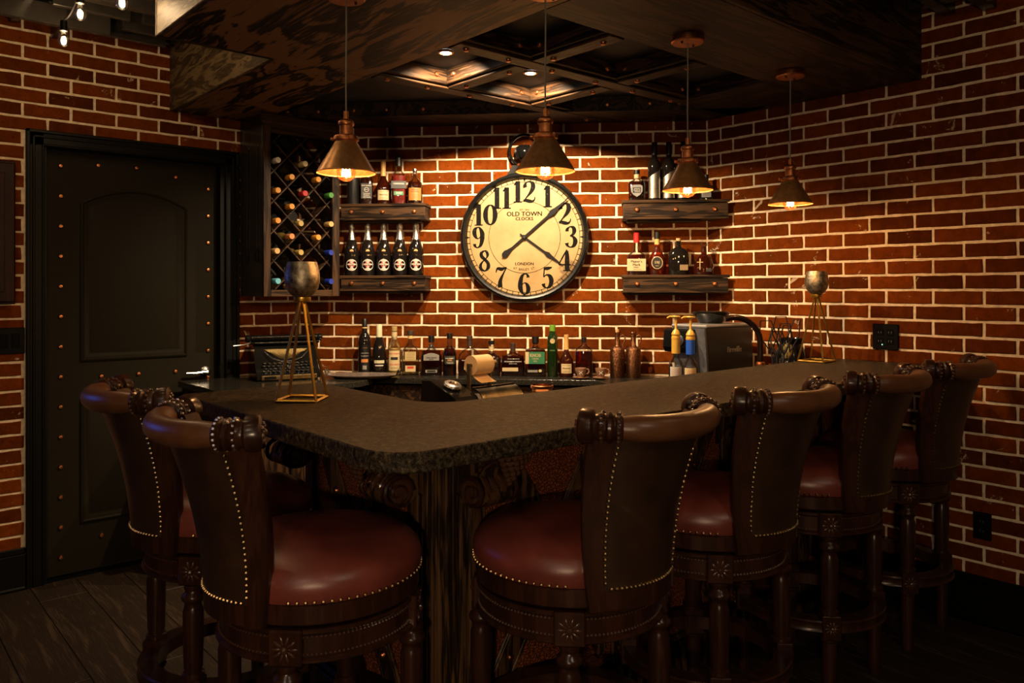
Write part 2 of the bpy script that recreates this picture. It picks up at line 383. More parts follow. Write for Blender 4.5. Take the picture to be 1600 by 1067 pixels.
def disc(mb, x, z, r, y=0.0, seg=20, r0=0.0, M4=None):
    if r0 <= 0: return mb.add([(x+r*cos(2*PI*i/seg), y, z+r*sin(2*PI*i/seg)) for i in range(seg)], [tuple(range(seg))], M4)
    v = []
    for i in range(seg): a = 2*PI*i/seg; v += [(x+r*cos(a), y, z+r*sin(a)), (x+r0*cos(a), y, z+r0*sin(a))]
    return mb.add(v, [(2*i, 2*((i+1) % seg), 2*((i+1) % seg)+1, 2*i+1) for i in range(seg)], M4)

# ------------------------------------------------------------------ the room
XR, YL = 3.685, 4.303                     # planes of the right and the left wall
A2 = Vector((2.092, 4.303)); B2 = Vector((3.685, 2.597))
CE = (B2-A2).normalized(); CL = (B2-A2).length; CN = Vector((CE.y, -CE.x)); CN = -CN if CN.dot(A2) > 0 else CN
CANG = math.atan2(CE.y, CE.x)
def cw(t, out, z=0): p = A2+CE*t+CN*out; return (p.x, p.y, z)
CR, BL, CPH = 0.0677, 0.2032, 0.69       # course height, brick length, course phase
CEIL, SOF = 2.78, 2.335
EYE = Vector((0, 0, 1.405))
FX, FY = Vector((cos(TH), -sin(TH), 0)), Vector((sin(TH), cos(TH), 0))
def project(p):
    d = Vector(p)-EYE; q = d.dot(FY)
    return (800+1235.9*d.dot(FX)/q, 451.3-1235.9*d.z/q, q) if q > 0.05 else (-9999, -9999, q)

def brick_mesh(l, h, name):
    mb = MB(); j = 0.0118
    L, H = l-j, h-j; nx = max(2, int(L/0.035)); per = []
    for i in range(nx): per.append((-L/2+L*i/nx, -H/2))
    per += [(L/2, -H/2), (L/2, 0.0)]
    for i in range(nx): per.append((L/2-L*i/nx, H/2))
    per += [(-L/2, H/2), (-L/2, 0.0)]
    per = [(x+random.uniform(-.0014, .0014), z+random.uniform(-.0014, .0014)) for x, z in per]
    n = len(per)
    v = [(x, 0.004, z) for x, z in per]+[(x, -0.0028, z) for x, z in per]+[(x*(1-0.006/L), -0.005-random.uniform(0, .0006), z*(1-0.006/H)) for x, z in per]
    f = [(a+i, a+(i+1) % n, a+n+(i+1) % n, a+n+i) for a in (0, n) for i in range(n)]+[tuple(range(2*n, 3*n))]
    mb.add(v, f)
    me = bpy.data.meshes.new(name); me.from_pydata(mb.v, [], mb.f)
    bm = bmesh.new(); bm.from_mesh(me); bmesh.ops.recalc_face_normals(bm, faces=bm.faces); bm.to_mesh(me); bm.free()
    me.materials.append(M['brick']); return me
_bm = {}
def brick_variant(l):
    k = round(l, 3)
    if k not in _bm: _bm[k] = [brick_mesh(l, CR, 'brick') for _ in range(6 if abs(l-BL) < 1e-3 else 2)]
    return random.choice(_bm[k])
def brick_wall(wall, to_local, L0, L1, z0, z1, ph_even, ph_odd, holes, seen):
    """bricks laid in running bond as children of the wall; wall-local x runs along the wall, -y is outward"""
    rows = []
    for k in range(int(z0/CR)-2, int(z1/CR)+2):
        a, b = (k+CPH)*CR, (k+1+CPH)*CR
        zc = (a+b)/2
        if zc < z0 or zc > z1: continue
        ph = ph_even if k % 2 == 0 else ph_odd
        t = (math.floor(L0/BL)-1+ph)*BL
        while t < L1:
            s0, s1 = max(t, L0), min(t+BL, L1); t += BL
            segs = [(s0, s1)]
            for hx0, hx1, hz0, hz1 in holes:
                if not (hz0 < zc < hz1): continue
                new = []
                for p, q in segs:
                    if q <= hx0 or p >= hx1: new.append((p, q)); continue
                    if p < hx0: new.append((p, hx0))
                    if q > hx1: new.append((hx1, q))
                segs = new
            for p, q in segs:
                if q-p > 0.03: rows.append(((p+q)/2, zc, q-p))
    def vis(r):
        px, py, d = project(to_local(r[0], r[1])); ok = seen(px, py)
        return (0 if ok else 1, d)
    rows.sort(key=vis)
    rest = MB()
    for i, (x, z, l) in enumerate(rows):
        me = brick_variant(l)
        if i < 300 and vis((x, z, l))[0] == 0:
            o = put('brick', me, wall, (x, 0, z))
        else:
            rest.add([(v.co.x+x, v.co.y, v.co.z+z) for v in me.vertices], [tuple(p.vertices) for p in me.polygons])
    if rest.v: rest.build('brick_courses', 'brick', wall, smooth=0, kind='stuff')
inframe = lambda px, py: -30 < px < 1630 and -30 < py < 1097

# back wall (cuts the corner between the two others)
mb = MB(); mb.box(0, CL, 0, 0.12, 0, CEIL); wall_back = struct(mb.build('wall_back', 'mortar', loc=(A2.x, A2.y, 0), rot=(0, 0, CANG), smooth=0))
brick_wall(wall_back, lambda t, z: cw(t, 0, z), 0, CL, 0.0, CEIL, 0.03, 0.58, [], lambda px, py: inframe(px, py) and 185 < py < 600)
# right wall: local x runs towards -Y from the corner
mb = MB(); mb.box(0, 4.6, 0, 0.12, 0, CEIL); wall_right = struct(mb.build('wall_right', 'mortar', loc=(XR, B2.y, 0), rot=(0, 0, -PI/2), smooth=0))
brick_wall(wall_right, lambda t, z: (XR, B2.y-t, z), 0, 4.6, 0.19, CEIL, (B2.y/BL-0.35) % 1, (B2.y/BL-0.965) % 1, [],
           lambda px, py: inframe(px, py) and py < 915 and not (px < 1430 and py > 570))
# left wall with the doorway
DX0, DX1, DZ1 = 0.772, 1.652, 2.105
mb = MB(); x0 = -1.6
mb.box(x0, DX0, 0, 0.12, 0, CEIL); mb.box(DX1, A2.x, 0, 0.12, 0, CEIL); mb.box(DX0, DX1, 0, 0.12, DZ1, CEIL)
wall_left = struct(mb.build('wall_left', 'mortar', loc=(0, YL, 0), smooth=0))
brick_wall(wall_left, lambda t, z: (t, YL, z), x0, A2.x, 0.19, CEIL, 0.43, 0.94, [(0.708, 1.727, 0, 2.155)], lambda px, py: inframe(px, py) and px < 560 and py < 915)

# floor of separate planks
mb = MB(); mb.box(-2.2, XR, -1.6, YL+0.1, -0.06, -0.006); floor = struct(mb.build('floor', 'black_paint', smooth=0))
pw, pl = 0.195, 1.22
pm = []
for i in range(4):
    mb = MB(); mb.box(-pw/2+0.0012, pw/2-0.0012, -pl/2+0.0012, pl/2-0.0012, -0.006, 0, 0.0012); o = mb.build('plank', 'plank', smooth=0); pm.append(o.data); bpy.data.objects.remove(o)
rest = MB(); k = 0
for i in range(31):
    cx = -2.2+pw*(i+0.5); off = random.uniform(0, pl)
    if cx > XR-0.05: break
    for j in range(-1, 6):
        cy = -1.6+off+pl*(j+0.0)
        a, b = max(cy-pl/2, -1.6), min(cy+pl/2, YL)
        if b-a < 0.1: continue
        if b-a < pl-0.01:
            m2 = MB(); m2.box(-pw/2+0.0012, pw/2-0.0012, a-cy+0.0012, b-cy-0.0012, -0.006, 0, 0.0012); m2.build('plank', 'plank', floor, smooth=0, loc=(cx, cy, 0))
        else:
            o = put('plank', pm[(i+j) % 4], floor, (cx, cy, 0))
# baseboards
def baseboard(name, pts):
    mb = MB(); (xa, ya), (xb, yb) = pts
    if abs(xa-xb) < 1e-6: mb.box(xa-0.018, xa+0.004, min(ya, yb), max(ya, yb), 0, 0.165, 0.002); mb.box(xa-0.013, xa+0.004, min(ya, yb), max(ya, yb), 0.165, 0.195, 0.004); mb.box(xa-0.030, xa, min(ya, yb), max(ya, yb), 0, 0.018, 0.006)
    else: mb.box(min(xa, xb), max(xa, xb), ya-0.018, ya+0.004, 0, 0.165, 0.002); mb.box(min(xa, xb), max(xa, xb), ya-0.013, ya+0.004, 0.165, 0.195, 0.004); mb.box(min(xa, xb), max(xa, xb), ya-0.030, ya, 0, 0.018, 0.006)
    return struct(mb.build(name, 'black_paint', smooth=0))
baseboard('baseboard_right', ((XR-0.001, -1.6), (XR-0.001, B2.y)))
baseboard('baseboard_left', ((-1.6, YL-0.001), (0.708, YL-0.001)))
# black slatted ceiling
mb = MB(); mb.box(-2.2, XR, -1.6, YL, CEIL, CEIL+0.05); ceiling = struct(mb.build('ceiling', 'ceiling_black', smooth=0))
R_ = random.Random(3)
def cboard(x0, x1, y0, y1, z0, z1):
    m = MB(); m.box(x0, x1, y0, y1, z0, z1, 0.003); return m.build('ceiling_slat', 'board_black', ceiling, smooth=0)
for i in range(9):
    x = -0.55+i*0.17
    if x > 0.86: break
    y = 2.2
    while y < YL-0.02:
        l = R_.uniform(0.35, 0.7); z = R_.choice((2.57, 2.60, 2.64)); cboard(x, x+0.035, y, min(y+l, YL-0.01), z, z+0.10); y += l+R_.choice((0.0, 0.12))
for j in range(14):
    y = 2.3+j*0.15; x = -0.5
    while x < (0.9 if y < 3.05 else 1.33):
        l = R_.uniform(0.3, 0.6); z = R_.choice((2.57, 2.61, 2.66)); xe = min(x+l, 0.92 if y < 3.03 else 1.36)
        if y < YL-0.05 and xe-x > 0.05: cboard(x, xe, y, y+0.03, z, z+0.09)
        x += l+R_.choice((0.05, 0.2))
for j in range(8):
    y = 0.2+j*0.16; cboard(2.0, XR-0.01, y, y+0.05, 2.57+0.02*(j % 3), 2.70)
for i in range(8):
    x = 2.1+i*0.2; cboard(x, x+0.05, 0.1, 1.45, 2.60, 2.72)

# ------------------------------------------------------------------ door in the left wall
door = struct(MB().box(0.797, 1.628, 0.062, 0.10, 0.008, 2.082).build('door_1', 'door_paint', loc=(0, YL, 0), smooth=0))
jm = MB(); jm.box(DX0, 0.797, 0.0, 0.12, 0, DZ1); jm.box(1.628, DX1, 0.0, 0.12, 0, DZ1); jm.box(0.797, 1.628, 0, 0.12, 2.082, DZ1)
struct(jm.build('trim_1', 'black_paint', loc=(0, YL, 0), smooth=0))
casing = MB()
for (w0, w1, p) in ((0.0, 1.0, 0.016), (0.0, 0.22, 0.026), (0.34, 0.5, 0.021), (0.86, 1.0, 0.021)):
    W_ = 0.075; oL, oR, oT = 0.709, 1.726, 2.158
    a, b = W_*w0, W_*w1
    casing.box(oL+a, oL+b, -p, 0.0, 0, oT-a, 0.003); casing.box(oR-b, oR-a, -p, 0.0, 0, oT-a, 0.003); casing.box(oL+a, oR-a, -p, 0.0, oT-b, oT-a, 0.003)
struct(casing.build('trim_2', 'black_paint', loc=(0, YL, 0), smooth=0))
def rect_path(x0, x1, z0, z1, arch=0.0):
    if not arch: return [(x0, z0), (x1, z0), (x1, z1), (x0, z1)]
    pts = [(x0, z0), (x1, z0)]
    for i in range(13): t = i/12; x = x1+(x0-x1)*t; pts.append((x, z1+arch*(1-(2*t-1)**2)))
    return pts
def inset(pts, d):
    n = len(pts); out = []
    for i in range(n):
        p0, p1, p2 = Vector(pts[i-1]), Vector(pts[i]), Vector(pts[(i+1) % n])
        d1, d2 = (p1-p0).normalized(), (p2-p1).normalized(); n1, n2 = Vector((-d1.y, d1.x)), Vector((-d2.y, d2.x))
        m = (n1+n2).normalized(); k = d/max(0.35, m.dot(n1)); out.append((p1.x+m.x*k, p1.y+m.y*k))
    return out
def moulding(path, prof, name, mat, parent):     # prof: (inset, y)
    rings = [[(x, y, z) for x, z in inset(path, d)] for d, y in prof]; n = len(path); mb = MB()
    v = [p for r in rings for p in r]; f = [(k*n+i, k*n+(i+1) % n, (k+1)*n+(i+1) % n, (k+1)*n+i) for k in range(len(rings)-1) for i in range(n)]
    mb.add(v, f); return mb.build(name, mat, parent, smooth=30)
for z0, z1, arch in ((1.045, 1.835, 0.075), (0.245, 0.855, 0.0)):
    P_ = rect_path(0.955, 1.470, z0, z1, arch)
    mo = moulding(P_, [(0, 0.0619), (0.0, 0.052), (0.008, 0.048), (0.016, 0.056), (0.020, 0.056), (0.028, 0.0605), (0.038, 0.0612)], 'panel_moulding', 'door_paint', door)
    rp = inset(P_, 0.042); r2 = inset(P_, 0.062); n_ = len(rp); m = MB()
    m.add([(x, 0.0615, z) for x, z in rp]+[(x, 0.054, z) for x, z in r2], [(i, (i+1) % n_, n_+(i+1) % n_, n_+i) for i in range(n_)]+[tuple(range(n_, 2*n_))])
    m.build('door_panel', 'door_paint', door, smooth=30)
rv = MB(); rv.lathe([(0.0125, 0), (0.0118, 0.004), (0.008, 0.009), (0, 0.011)], 12, Rm(PI/2, 'X')); rme = rv.build('rivet', 'copper', door); rivet_me = rme.data; bpy.data.objects.remove(rme)
zl = [2.005-0.147*i*1.001 for i in range(14)]
for z in zl: put('rivet', rivet_me, door, (0.868, 0.062, z))
for z in [1.950-0.147*i for i in range(13)]: put('rivet', rivet_me, door, (1.583, 0.062, z))
for x, z in ((1.035, 2.025), (1.215, 2.030), (1.41, 2.0)): put('rivet', rivet_me, door, (x, 0.062, z))
for x in (1.05, 1.225, 1.41):
    put('rivet', rivet_me, door, (x, 0.062, 0.965)); put('rivet', rivet_me, door, (x, 0.062, 0.165))
hm = MB(); hm.lathe([(0.028, 0), (0.028, 0.006), (0.020, 0.012), (0.011, 0.016), (0.011, 0.040), (0, 0.042)], 18, Tm(1.567, 0.062, 0.955) @ Rm(PI/2, 'X'))
hm.tube([(1.567, 0.022, 0.955), (1.54, 0.020, 0.955), (1.50, 0.022, 0.952), (1.455, 0.026, 0.954)], [0.010, 0.009, 0.007, 0.006], 8)
hm.build('door_handle', 'steel', door)

# ------------------------------------------------------------------ bar: granite top
def arc(cx, cy, r, a0, a1, n=8): return [(cx+r*cos(rad(a0+(a1-a0)*i/n)), cy+r*sin(rad(a0+(a1-a0)*i/n))) for i in range(n+1)]
BT0, BT1 = 1.025, 1.070
BX0, BY0, BXI, BYI, BYE = 0.852, 1.350, 1.335, 1.885, 2.595
poly = arc(BX0+0.10, BY0+0.10, 0.10, 180, 270)+[(XR-0.006, BY0), (XR-0.006, BYI+0.02)]+arc(BXI+0.11, BYI+0.11, 0.11, 270, 180)+arc(BXI-0.02, BYE-0.02, 0.02, 0, 90, 4)+arc(BX0+0.02, BYE-0.02, 0.02, 90, 180, 4)
bar_top = MB().prism(poly, BT0, BT1).build('granite_counter', 'granite', smooth=30, bevel=0.004)
tag(bar_top, 'L-shaped dark granite bar top with a rounded corner', 'bar top')
# bar base
FXf, FYf = 1.265, 1.775             # faces of the bar under the overhang
bar = thing('bar_counter', 'dark carved wooden bar base with leather panels under the granite top', 'bar')
MB().box(FXf+0.01, XR-0.01, FYf+0.01, 1.872, 0, BT0-0.001).build('long_body', 'bar_wood', bar, smooth=0)
MB().box(FXf+0.01, 1.325, 1.873, 2.57, 0, BT0-0.001).build('short_body', 'bar_wood', bar, smooth=0)
# corner pilaster with flutes
MB().prism([(FXf-0.008, FYf-0.008), (FXf+0.100, FYf-0.008), (FXf+0.100, FYf+0.009), (FXf+0.009, FYf+0.009), (FXf+0.009, FYf+0.10), (FXf-0.008, FYf+0.10)], 0.16, BT0-0.002).build('corner_pilaster', 'bar_wood', bar, smooth=0, bevel=0.003)
for i in range(4):
    m = MB(); m.box(FXf+0.000+i*0.024, FXf+0.014+i*0.024, FYf-0.013, FYf-0.007, 0.19, BT0-0.03, 0.004).build('reed', 'bar_wood', bar, smooth=0)
    m = MB(); m.box(FXf-0.013, FXf-0.007, FYf+0.000+i*0.024, FYf+0.014+i*0.024, 0.19, BT0-0.03, 0.004).build('reed', 'bar_wood', bar, smooth=0)
MB().box(FXf-0.018, XR-0.01, FYf-0.018, FYf+0.008, 0, 0.13, 0.006).build('plinth', 'bar_wood', bar, smooth=0)
MB().box(FXf-0.018, FXf+0.008, FYf+0.009, 2.57, 0, 0.13, 0.006).build('plinth', 'bar_wood', bar, smooth=0)
MB().box(FXf-0.012, XR-0.01, FYf-0.012, FYf+0.008, 0.131, 0.155, 0.008).build('plinth_cap', 'bar_wood', bar, smooth=0)
MB().box(FXf-0.012, FXf+0.008, FYf+0.009, 2.57, 0.131, 0.155, 0.008).build('plinth_cap', 'bar_wood', bar, smooth=0)
bolt = MB(); bolt.lathe([(0.013, 0), (0.0123, 0.004), (0.0085, 0.009), (0, 0.011)], 12, Rm(PI/2, 'X')); bo = bolt.build('bolt', 'copper', bar); bolt_me = bo.data; bpy.data.objects.remove(bo)
def face_panel(M4, w0, w1, rz):
    """one bar panel: crocodile leather, a cross of two boards, bolts, a stile; local x along the face, -y outward"""
    z0, z1 = 0.17, BT0-0.004
    MB().box(w0+0.03, w1-0.03, -0.004, 0.008, z0, z1, M4=M4).build('leather_panel', 'croc', bar, smooth=0)
    MB().box(w0-0.03, w0+0.03, -0.016, 0.008, z0-0.01, z1, 0.005, M4=M4).build('stile', 'bar_wood', bar, smooth=0)
    cx, cz = (w0+w1)/2, 0.60; hx, hz = (w1-w0)/2-0.03, z1-cz-0.004
    L = math.hypot(hx, hz); a = math.atan2(hz, hx)
    for sgn, dy in ((1, 0.0), (-1, -0.004)):
        R4 = M4 @ Tm(cx, dy, cz) @ Rm(-sgn*a, 'Y')
        l = L-0.055
        m = MB(); m.box(-l, l, -0.014, -0.0045, -0.045, 0.045, 0.003, M4=R4); m.box(-l, l, -0.017, -0.0135, -0.038, -0.028, 0.0015, M4=R4); m.box(-l, l, -0.017, -0.0135, 0.028, 0.038, 0.0015, M4=R4)
        m.build('cross_board', 'bar_wood', bar, smooth=0)
        for k in (-0.75, -0.42, 0.42, 0.75):
            p = R4 @ Vector((k*l, -0.0142, 0)); put('bolt', bolt_me, bar, tuple(p), (0, 0, rz))
        
MF = Tm(0, FYf, 0); ML = Tm(FXf, 0, 0) @ Rm(-PI/2)
for a, b in ((1.40, 2.00), (2.00, 2.62), (2.62, 3.22), (3.22, 3.66)): face_panel(MF, a, b, 0)
face_panel(ML, -2.50, -1.90, -PI/2)
# corbels: an S-scroll bracket with acanthus rolls and a grape cluster
M['corbel_gloss'] = plain('polished_walnut', (0.075, 0.034, 0.016), 0.16, coat=0.6)
def corbel(M4):
    w = 0.055
    def prof():
        pts = [(0.0, -0.01), (-0.205, -0.01), (-0.215, -0.035), (-0.205, -0.065), (-0.17, -0.08), (-0.125, -0.10), (-0.10, -0.135), (-0.105, -0.165), (-0.125, -0.185), (-0.13, -0.21), (-0.105, -0.235), (-0.06, -0.235), (-0.03, -0.205), (-0.012, -0.215), (0.0, -0.25)]
        return [(a, b*0.9) for a, b in catmull(pts, 4)]
    P = prof(); n = len(P); mb = MB()
    mb.add([(-w, y, z) for y, z in P]+[(w, y, z) for y, z in P], [tuple(range(n)), tuple(reversed(range(n, 2*n)))]+[(i, (i+1) % n, n+(i+1) % n, n+i) for i in range(n)], M4)
    cb = mb.build('corbel', 'bar_wood', bar, smooth=35)
    m = MB()                                               # carved rolls on the lower scroll
    for k, (r, x) in enumerate(((0.036, -0.055), (0.045, -0.028), (0.040, 0.0), (0.045, 0.028), (0.036, 0.055))):
        m.tube([(x-0.011, -0.085, -0.171), (x-0.006, -0.085, -0.171), (x+0.006, -0.085, -0.171), (x+0.011, -0.085, -0.171)], [r*0.82, r, r, r*0.82], 16, M4=M4)
    m.build('scroll_roll', 'corbel_gloss', cb)
    for s_ in (-1, 1):
        m = MB(); sp = [(s_*(w+0.006), -0.10+0.052*(1-i/26)*cos(i*0.52), -0.171+0.048*(1-i/26)*sin(i*0.52)) for i in range(24)]
        m.tube(sp, 0.007, 6, M4=M4); m.build('volute', 'mahogany', cb)
        m = MB(); sp = [(s_*(w+0.006), -0.155+0.045*(1-i/26)*cos(-i*0.52+1), -0.045+0.04*(1-i/26)*sin(-i*0.52+1)) for i in range(24)]
        m.tube(sp, 0.006, 6, M4=M4); m.build('volute', 'mahogany', cb)
    m = MB(); r_ = random.Random(5)
    for row, (nn, z) in enumerate(((5, -0.022), (6, -0.036), (5, -0.050), (4, -0.064), (3, -0.078), (2, -0.090), (1, -0.101))):
        for i in range(nn):
            x = (i-(nn-1)/2)*0.0165
            m.ball((x*1.15, -0.222+abs(x)*0.25+row*0.007, z*1.12-0.022), 0.0105, 8, 6, M4)
    m.build('grape_cluster', 'corbel_gloss', cb, kind='stuff')
    m = MB(); m.ball((0, -0.20, -0.026), 0.03, 10, 6, M4, (1.6, 0.5, 0.45)); m.build('leaf', 'mahogany', cb)
corbel(Tm(1.375, FYf, BT0)); corbel(Tm(2.62, FYf, BT0)); corbel(Tm(FXf, 1.875, BT0) @ Rm(-PI/2)); corbel(Tm(FXf, 2.50, BT0) @ Rm(-PI/2))

# work counter behind the bar and back counter along the walls
CT = 0.920
def counter(name, poly, label, z1=CT):
    o = MB().prism(poly, z1-0.032, z1).build(name, 'black_granite', smooth=30, bevel=0.003); return tag(o, label, 'counter')
M['black_granite'] = plain('black_granite', (0.020, 0.018, 0.014), 0.16, vary=0.5, vscale=120)
lf = [tuple(cw(t, 0.24)[:2]) for t in (0.42, 1.72)]
poly = [(1.40, YL-0.008), (1.40, 3.66)]+[(1.98, 3.64), (2.10, 3.655), (2.20, 3.70), (2.27, 3.70)]+lf+[(3.07, 2.60), (3.07, 1.93), (XR-0.008, 1.93), (XR-0.008, 2.59)]+[(A2.x+CE.x*0.01+CN.x*0.008, A2.y-0.012)]
# order the corner points so that the outline stays simple
poly = [(1.40, YL-0.008), (1.40, 3.66), (1.98, 3.64), (2.12, 3.66), (2.24, 3.73)]+lf+[(3.03, 2.74), (3.03, 1.93), (XR-0.008, 1.93)]+[tuple(cw(CL-0.008, 0.008)[:2]), tuple(cw(0.006, 0.008)[:2])]
counter('back_counter', poly, 'black stone counter running along the brick wall behind the bar')
counter('work_counter', [(1.345, 1.92), (2.95, 1.92), (2.95, 2.46), (1.97, 2.46), (1.90, 2.55), (1.345, 2.55)], 'low black work counter tucked inside the bar', 0.945)
def cabinet(name, label, M4, w, h, d, ndoor):
    t = thing(name, label, 'cabinet')
    MB().box(0, w, 0.02, d, 0.09, h, M4=M4).build('body', 'bar_wood', t, smooth=0); MB().box(0.0, w, 0.06, d, 0, 0.09, M4=M4).build('toe_kick', 'black_paint', t, smooth=0)
    for i in range(ndoor):
        a, b = w*i/ndoor+0.004, w*(i+1)/ndoor-0.004
        dr = MB().box(a, b, 0, 0.019, 0.10, h-0.19, 0.003, M4=M4).build('door', 'oak_z', t, smooth=0)
        MB().lathe([(0.006, 0), (0.006, 0.012), (0.013, 0.018), (0.013, 0.024), (0, 0.027)], 12, M4 @ Tm(b-0.04, 0, h-0.25) @ Rm(PI/2, 'X')).build('knob', 'copper', dr)
        dw = MB().box(a, b, 0, 0.019, h-0.18, h-0.01, 0.003, M4=M4).build('drawer', 'oak_x', t, smooth=0)
        MB().lathe([(0.006, 0), (0.006, 0.012), (0.013, 0.018), (0.013, 0.024), (0, 0.027)], 12, M4 @ Tm((a+b)/2, 0, h-0.095) @ Rm(PI/2, 'X')).build('knob', 'copper', dw)
H_ = CT-0.033
cabinet('base_cabinet', 'dark wood base cabinet under the bottles on the angled wall', Tm(*cw(0.45, 0.215)) @ Rm(CANG), 1.22, H_, 0.20, 3)
cabinet('base_cabinet', 'dark wood base cabinet under the typewriter', Tm(1.42, 3.70, 0), 0.66, H_, 0.59, 2)
cabinet('base_cabinet', 'dark wood base cabinet under the coffee machine', Tm(3.10, 2.58, 0) @ Rm(-PI/2), 0.63, H_, 0.57, 2)
cabinet('base_cabinet', 'dark wood cabinet under the low work counter', Tm(2.93, 2.43, 0) @ Rm(PI), 1.55, 0.912, 0.49, 3)

# ------------------------------------------------------------------ timber canopy over the bar
CF = 2.41                          # back of the coffers
can = thing('bar_canopy', 'dark oak timber canopy with coffers and copper bolts over the bar', 'canopy')
CX0, CY0, CYS, CX1 = 0.938, 1.482, 3.045, 1.38
GX = [1.81, 2.145, 2.27, 2.66, 2.79, 3.20]; GY = [1.945, 2.36, 2.49, 2.93, 3.06]
def board(name, x0, x1, y0, y1, z0, z1, mat, b=0.003): return MB().box(x0, x1, y0, y1, z0, z1, b).build(name, mat, can, smooth=0)
board('soffit_board', CX0, GX[0], CY0, CYS, SOF, CF, 'oak_soffit'); board('soffit_board', CX1, GX[0], CYS+0.001, YL-0.002, SOF, CF, 'oak_soffit')
board('soffit_board', GX[0]+0.001, XR-0.002, CY0, GY[0], SOF, CF, 'oak_soffit_x' if 'oak_soffit_x' in M else 'oak_x')
board('soffit_board', GX[5], XR-0.002, GY[0]+0.001, 2.45, SOF, CF, 'oak_y')
board('coffer_beam', GX[0]+0.001, GX[5]-0.001, GY[1], GY[2], SOF+0.008, CF, 'oak_x'); board('coffer_beam', GX[0]+0.001, GX[5]-0.001, GY[3], GY[4], SOF+0.008, CF, 'oak_x')
for a, b in ((GX[1], GX[2]), (GX[3], GX[4])):
    for c, d in ((GY[0]+0.001, GY[1]-0.001), (GY[2]+0.001, GY[3]-0.001)): board('coffer_beam', a, b, c, d, SOF+0.008, CF, 'oak_y')
for y in ((GY[1]+GY[2])/2, (GY[3]+GY[4])/2): board('beam_strip', GX[0]+0.001, GX[5]-0.001, y-0.040, y+0.040, SOF-0.004, SOF+0.0075, 'oak_x')
for x in ((GX[1]+GX[2])/2, (GX[3]+GX[4])/2):
    for c, d in ((GY[0], GY[1]+0.02), (GY[2]-0.02, GY[3]+0.02)): board('beam_strip', x-0.040, x+0.040, c+0.004, d-0.004, SOF-0.004, SOF+0.0075, 'oak_y')
# coffer boxes: back panel and beam along the angled wall
board('coffer_ceiling', GX[0]+0.002, XR-0.004, GY[0]+0.002, GY[4]-0.002, CF+0.001, CF+0.02, 'ceiling_black')
cp = [(CX1+0.002, GY[4]), (GX[0], GY[4]), (XR-0.006, GY[4]-0.5)]
pm_ = MB(); pm_.prism([(GX[0], GY[4]), (GX[5]+0.02, GY[4]), tuple(cw(CL-0.1, 0.01)[:2]), tuple(cw(0.0, 0.01)[:2]), (GX[0], YL-0.004)], CF+0.001, CF+0.02); pm_.build('coffer_ceiling', 'ceiling_black', can, smooth=0)
wb = MB(); wb.prism([tuple(cw(-0.30, 0.30)[:2]), tuple(cw(CL+0.25, 0.30)[:2]), tuple(cw(CL, 0.002)[:2]), tuple(cw(0, 0.002)[:2])], SOF, CF)
wb.build('wall_beam', 'oak_x', can, smooth=0)
# fascia boards up to the ceiling
FZ = 2.74
board('fascia', CX0-0.02, CX0-0.001, CY0-0.02, CYS, SOF-0.001, FZ, 'oak_fascia_y' if 'oak_fascia_y' in M else 'oak_soffit'); board('fascia', CX0-0.02, CX1-0.02, CYS+0.001, CYS+0.02, SOF-0.001, FZ, 'oak_x')
board('fascia', CX1-0.02, CX1-0.001, CYS+0.021, YL-0.002, SOF-0.001, FZ, 'oak_fascia_y'); board('fascia', CX0, XR-0.002, CY0-0.02, CY0-0.001, SOF-0.001, FZ, 'oak_x')
board('top_panel', CX0, XR-0.004, CY0, CYS, FZ-0.03, FZ-0.005, 'ceiling_black'); board('top_panel', CX1, GX[5]+0.1, CYS+0.021, 3.3, FZ-0.03, FZ-0.005, 'ceiling_black')
# bolts: on the beams (facing down) and inside the coffers
for i in range(3):
    xs = (GX[2*i], GX[2*i+1])
    for y in ((GY[1]+GY[2])/2, (GY[3]+GY[4])/2):
        for x in (xs[0]+0.06, xs[1]-0.06): put('bolt', bolt_me, can, (x, y, SOF-0.004), (-PI/2, 0, 0)).rotation_euler = (PI/2, 0, 0)
for x in ((GX[1]+GX[2])/2, (GX[3]+GX[4])/2):
    for y in (2.02, 2.29, 2.56, 2.86): put('bolt', bolt_me, can, (x, y, SOF-0.004), (PI/2, 0, 0))
for i in range(3):
    for j in range(2):
        x1, y1 = GX[2*i+1], GY[2*j+1]
        put('bolt', bolt_me, can, (x1-0.055, y1, SOF+0.043)); put('bolt', bolt_me, can, (x1, y1-0.055, SOF+0.043), (0, 0, -PI/2))
for t in (0.05, 0.22, 0.42, 0.60, 0.80, 1.55, 1.78, 2.0, 2.15): put('bolt', bolt_me, can, cw(t, 0.301, SOF+0.035), (0, 0, CANG))
# downlights in the two lit coffers
for x, y, lb in ((1.985, 2.715, 'small lit recessed downlight in the left rear ceiling coffer'), (2.47, 2.715, 'small lit recessed downlight in the middle rear ceiling coffer')):
    t = thing('downlight', lb, 'downlight', (x, y, CF), 0, 'coffer downlights')
    MB().lathe([(0.034, 0.0005), (0.034, -0.006), (0.026, -0.008), (0.024, -0.002)], 24, cap=False).build('trim_ring', 'bronze', t)
    MB().lathe([(0.0, -0.0032), (0.024, -0.0030), (0.024, -0.0005), (0, -0.0004)], 24).build('lens', 'led', t)
    lamp('downlight_lamp', 'SPOT', (0, 0, -0.016), COFFER_W, (1.0, 0.73, 0.45), t, spot_size=rad(140), spot_blend=0.75, shadow_soft_size=0.012).rotation_euler = (Vector((0, 0, -1)).rotation_difference(Vector((-CN.x*sin(rad(31)), -CN.y*sin(rad(31)), -cos(rad(31)))))).to_euler()

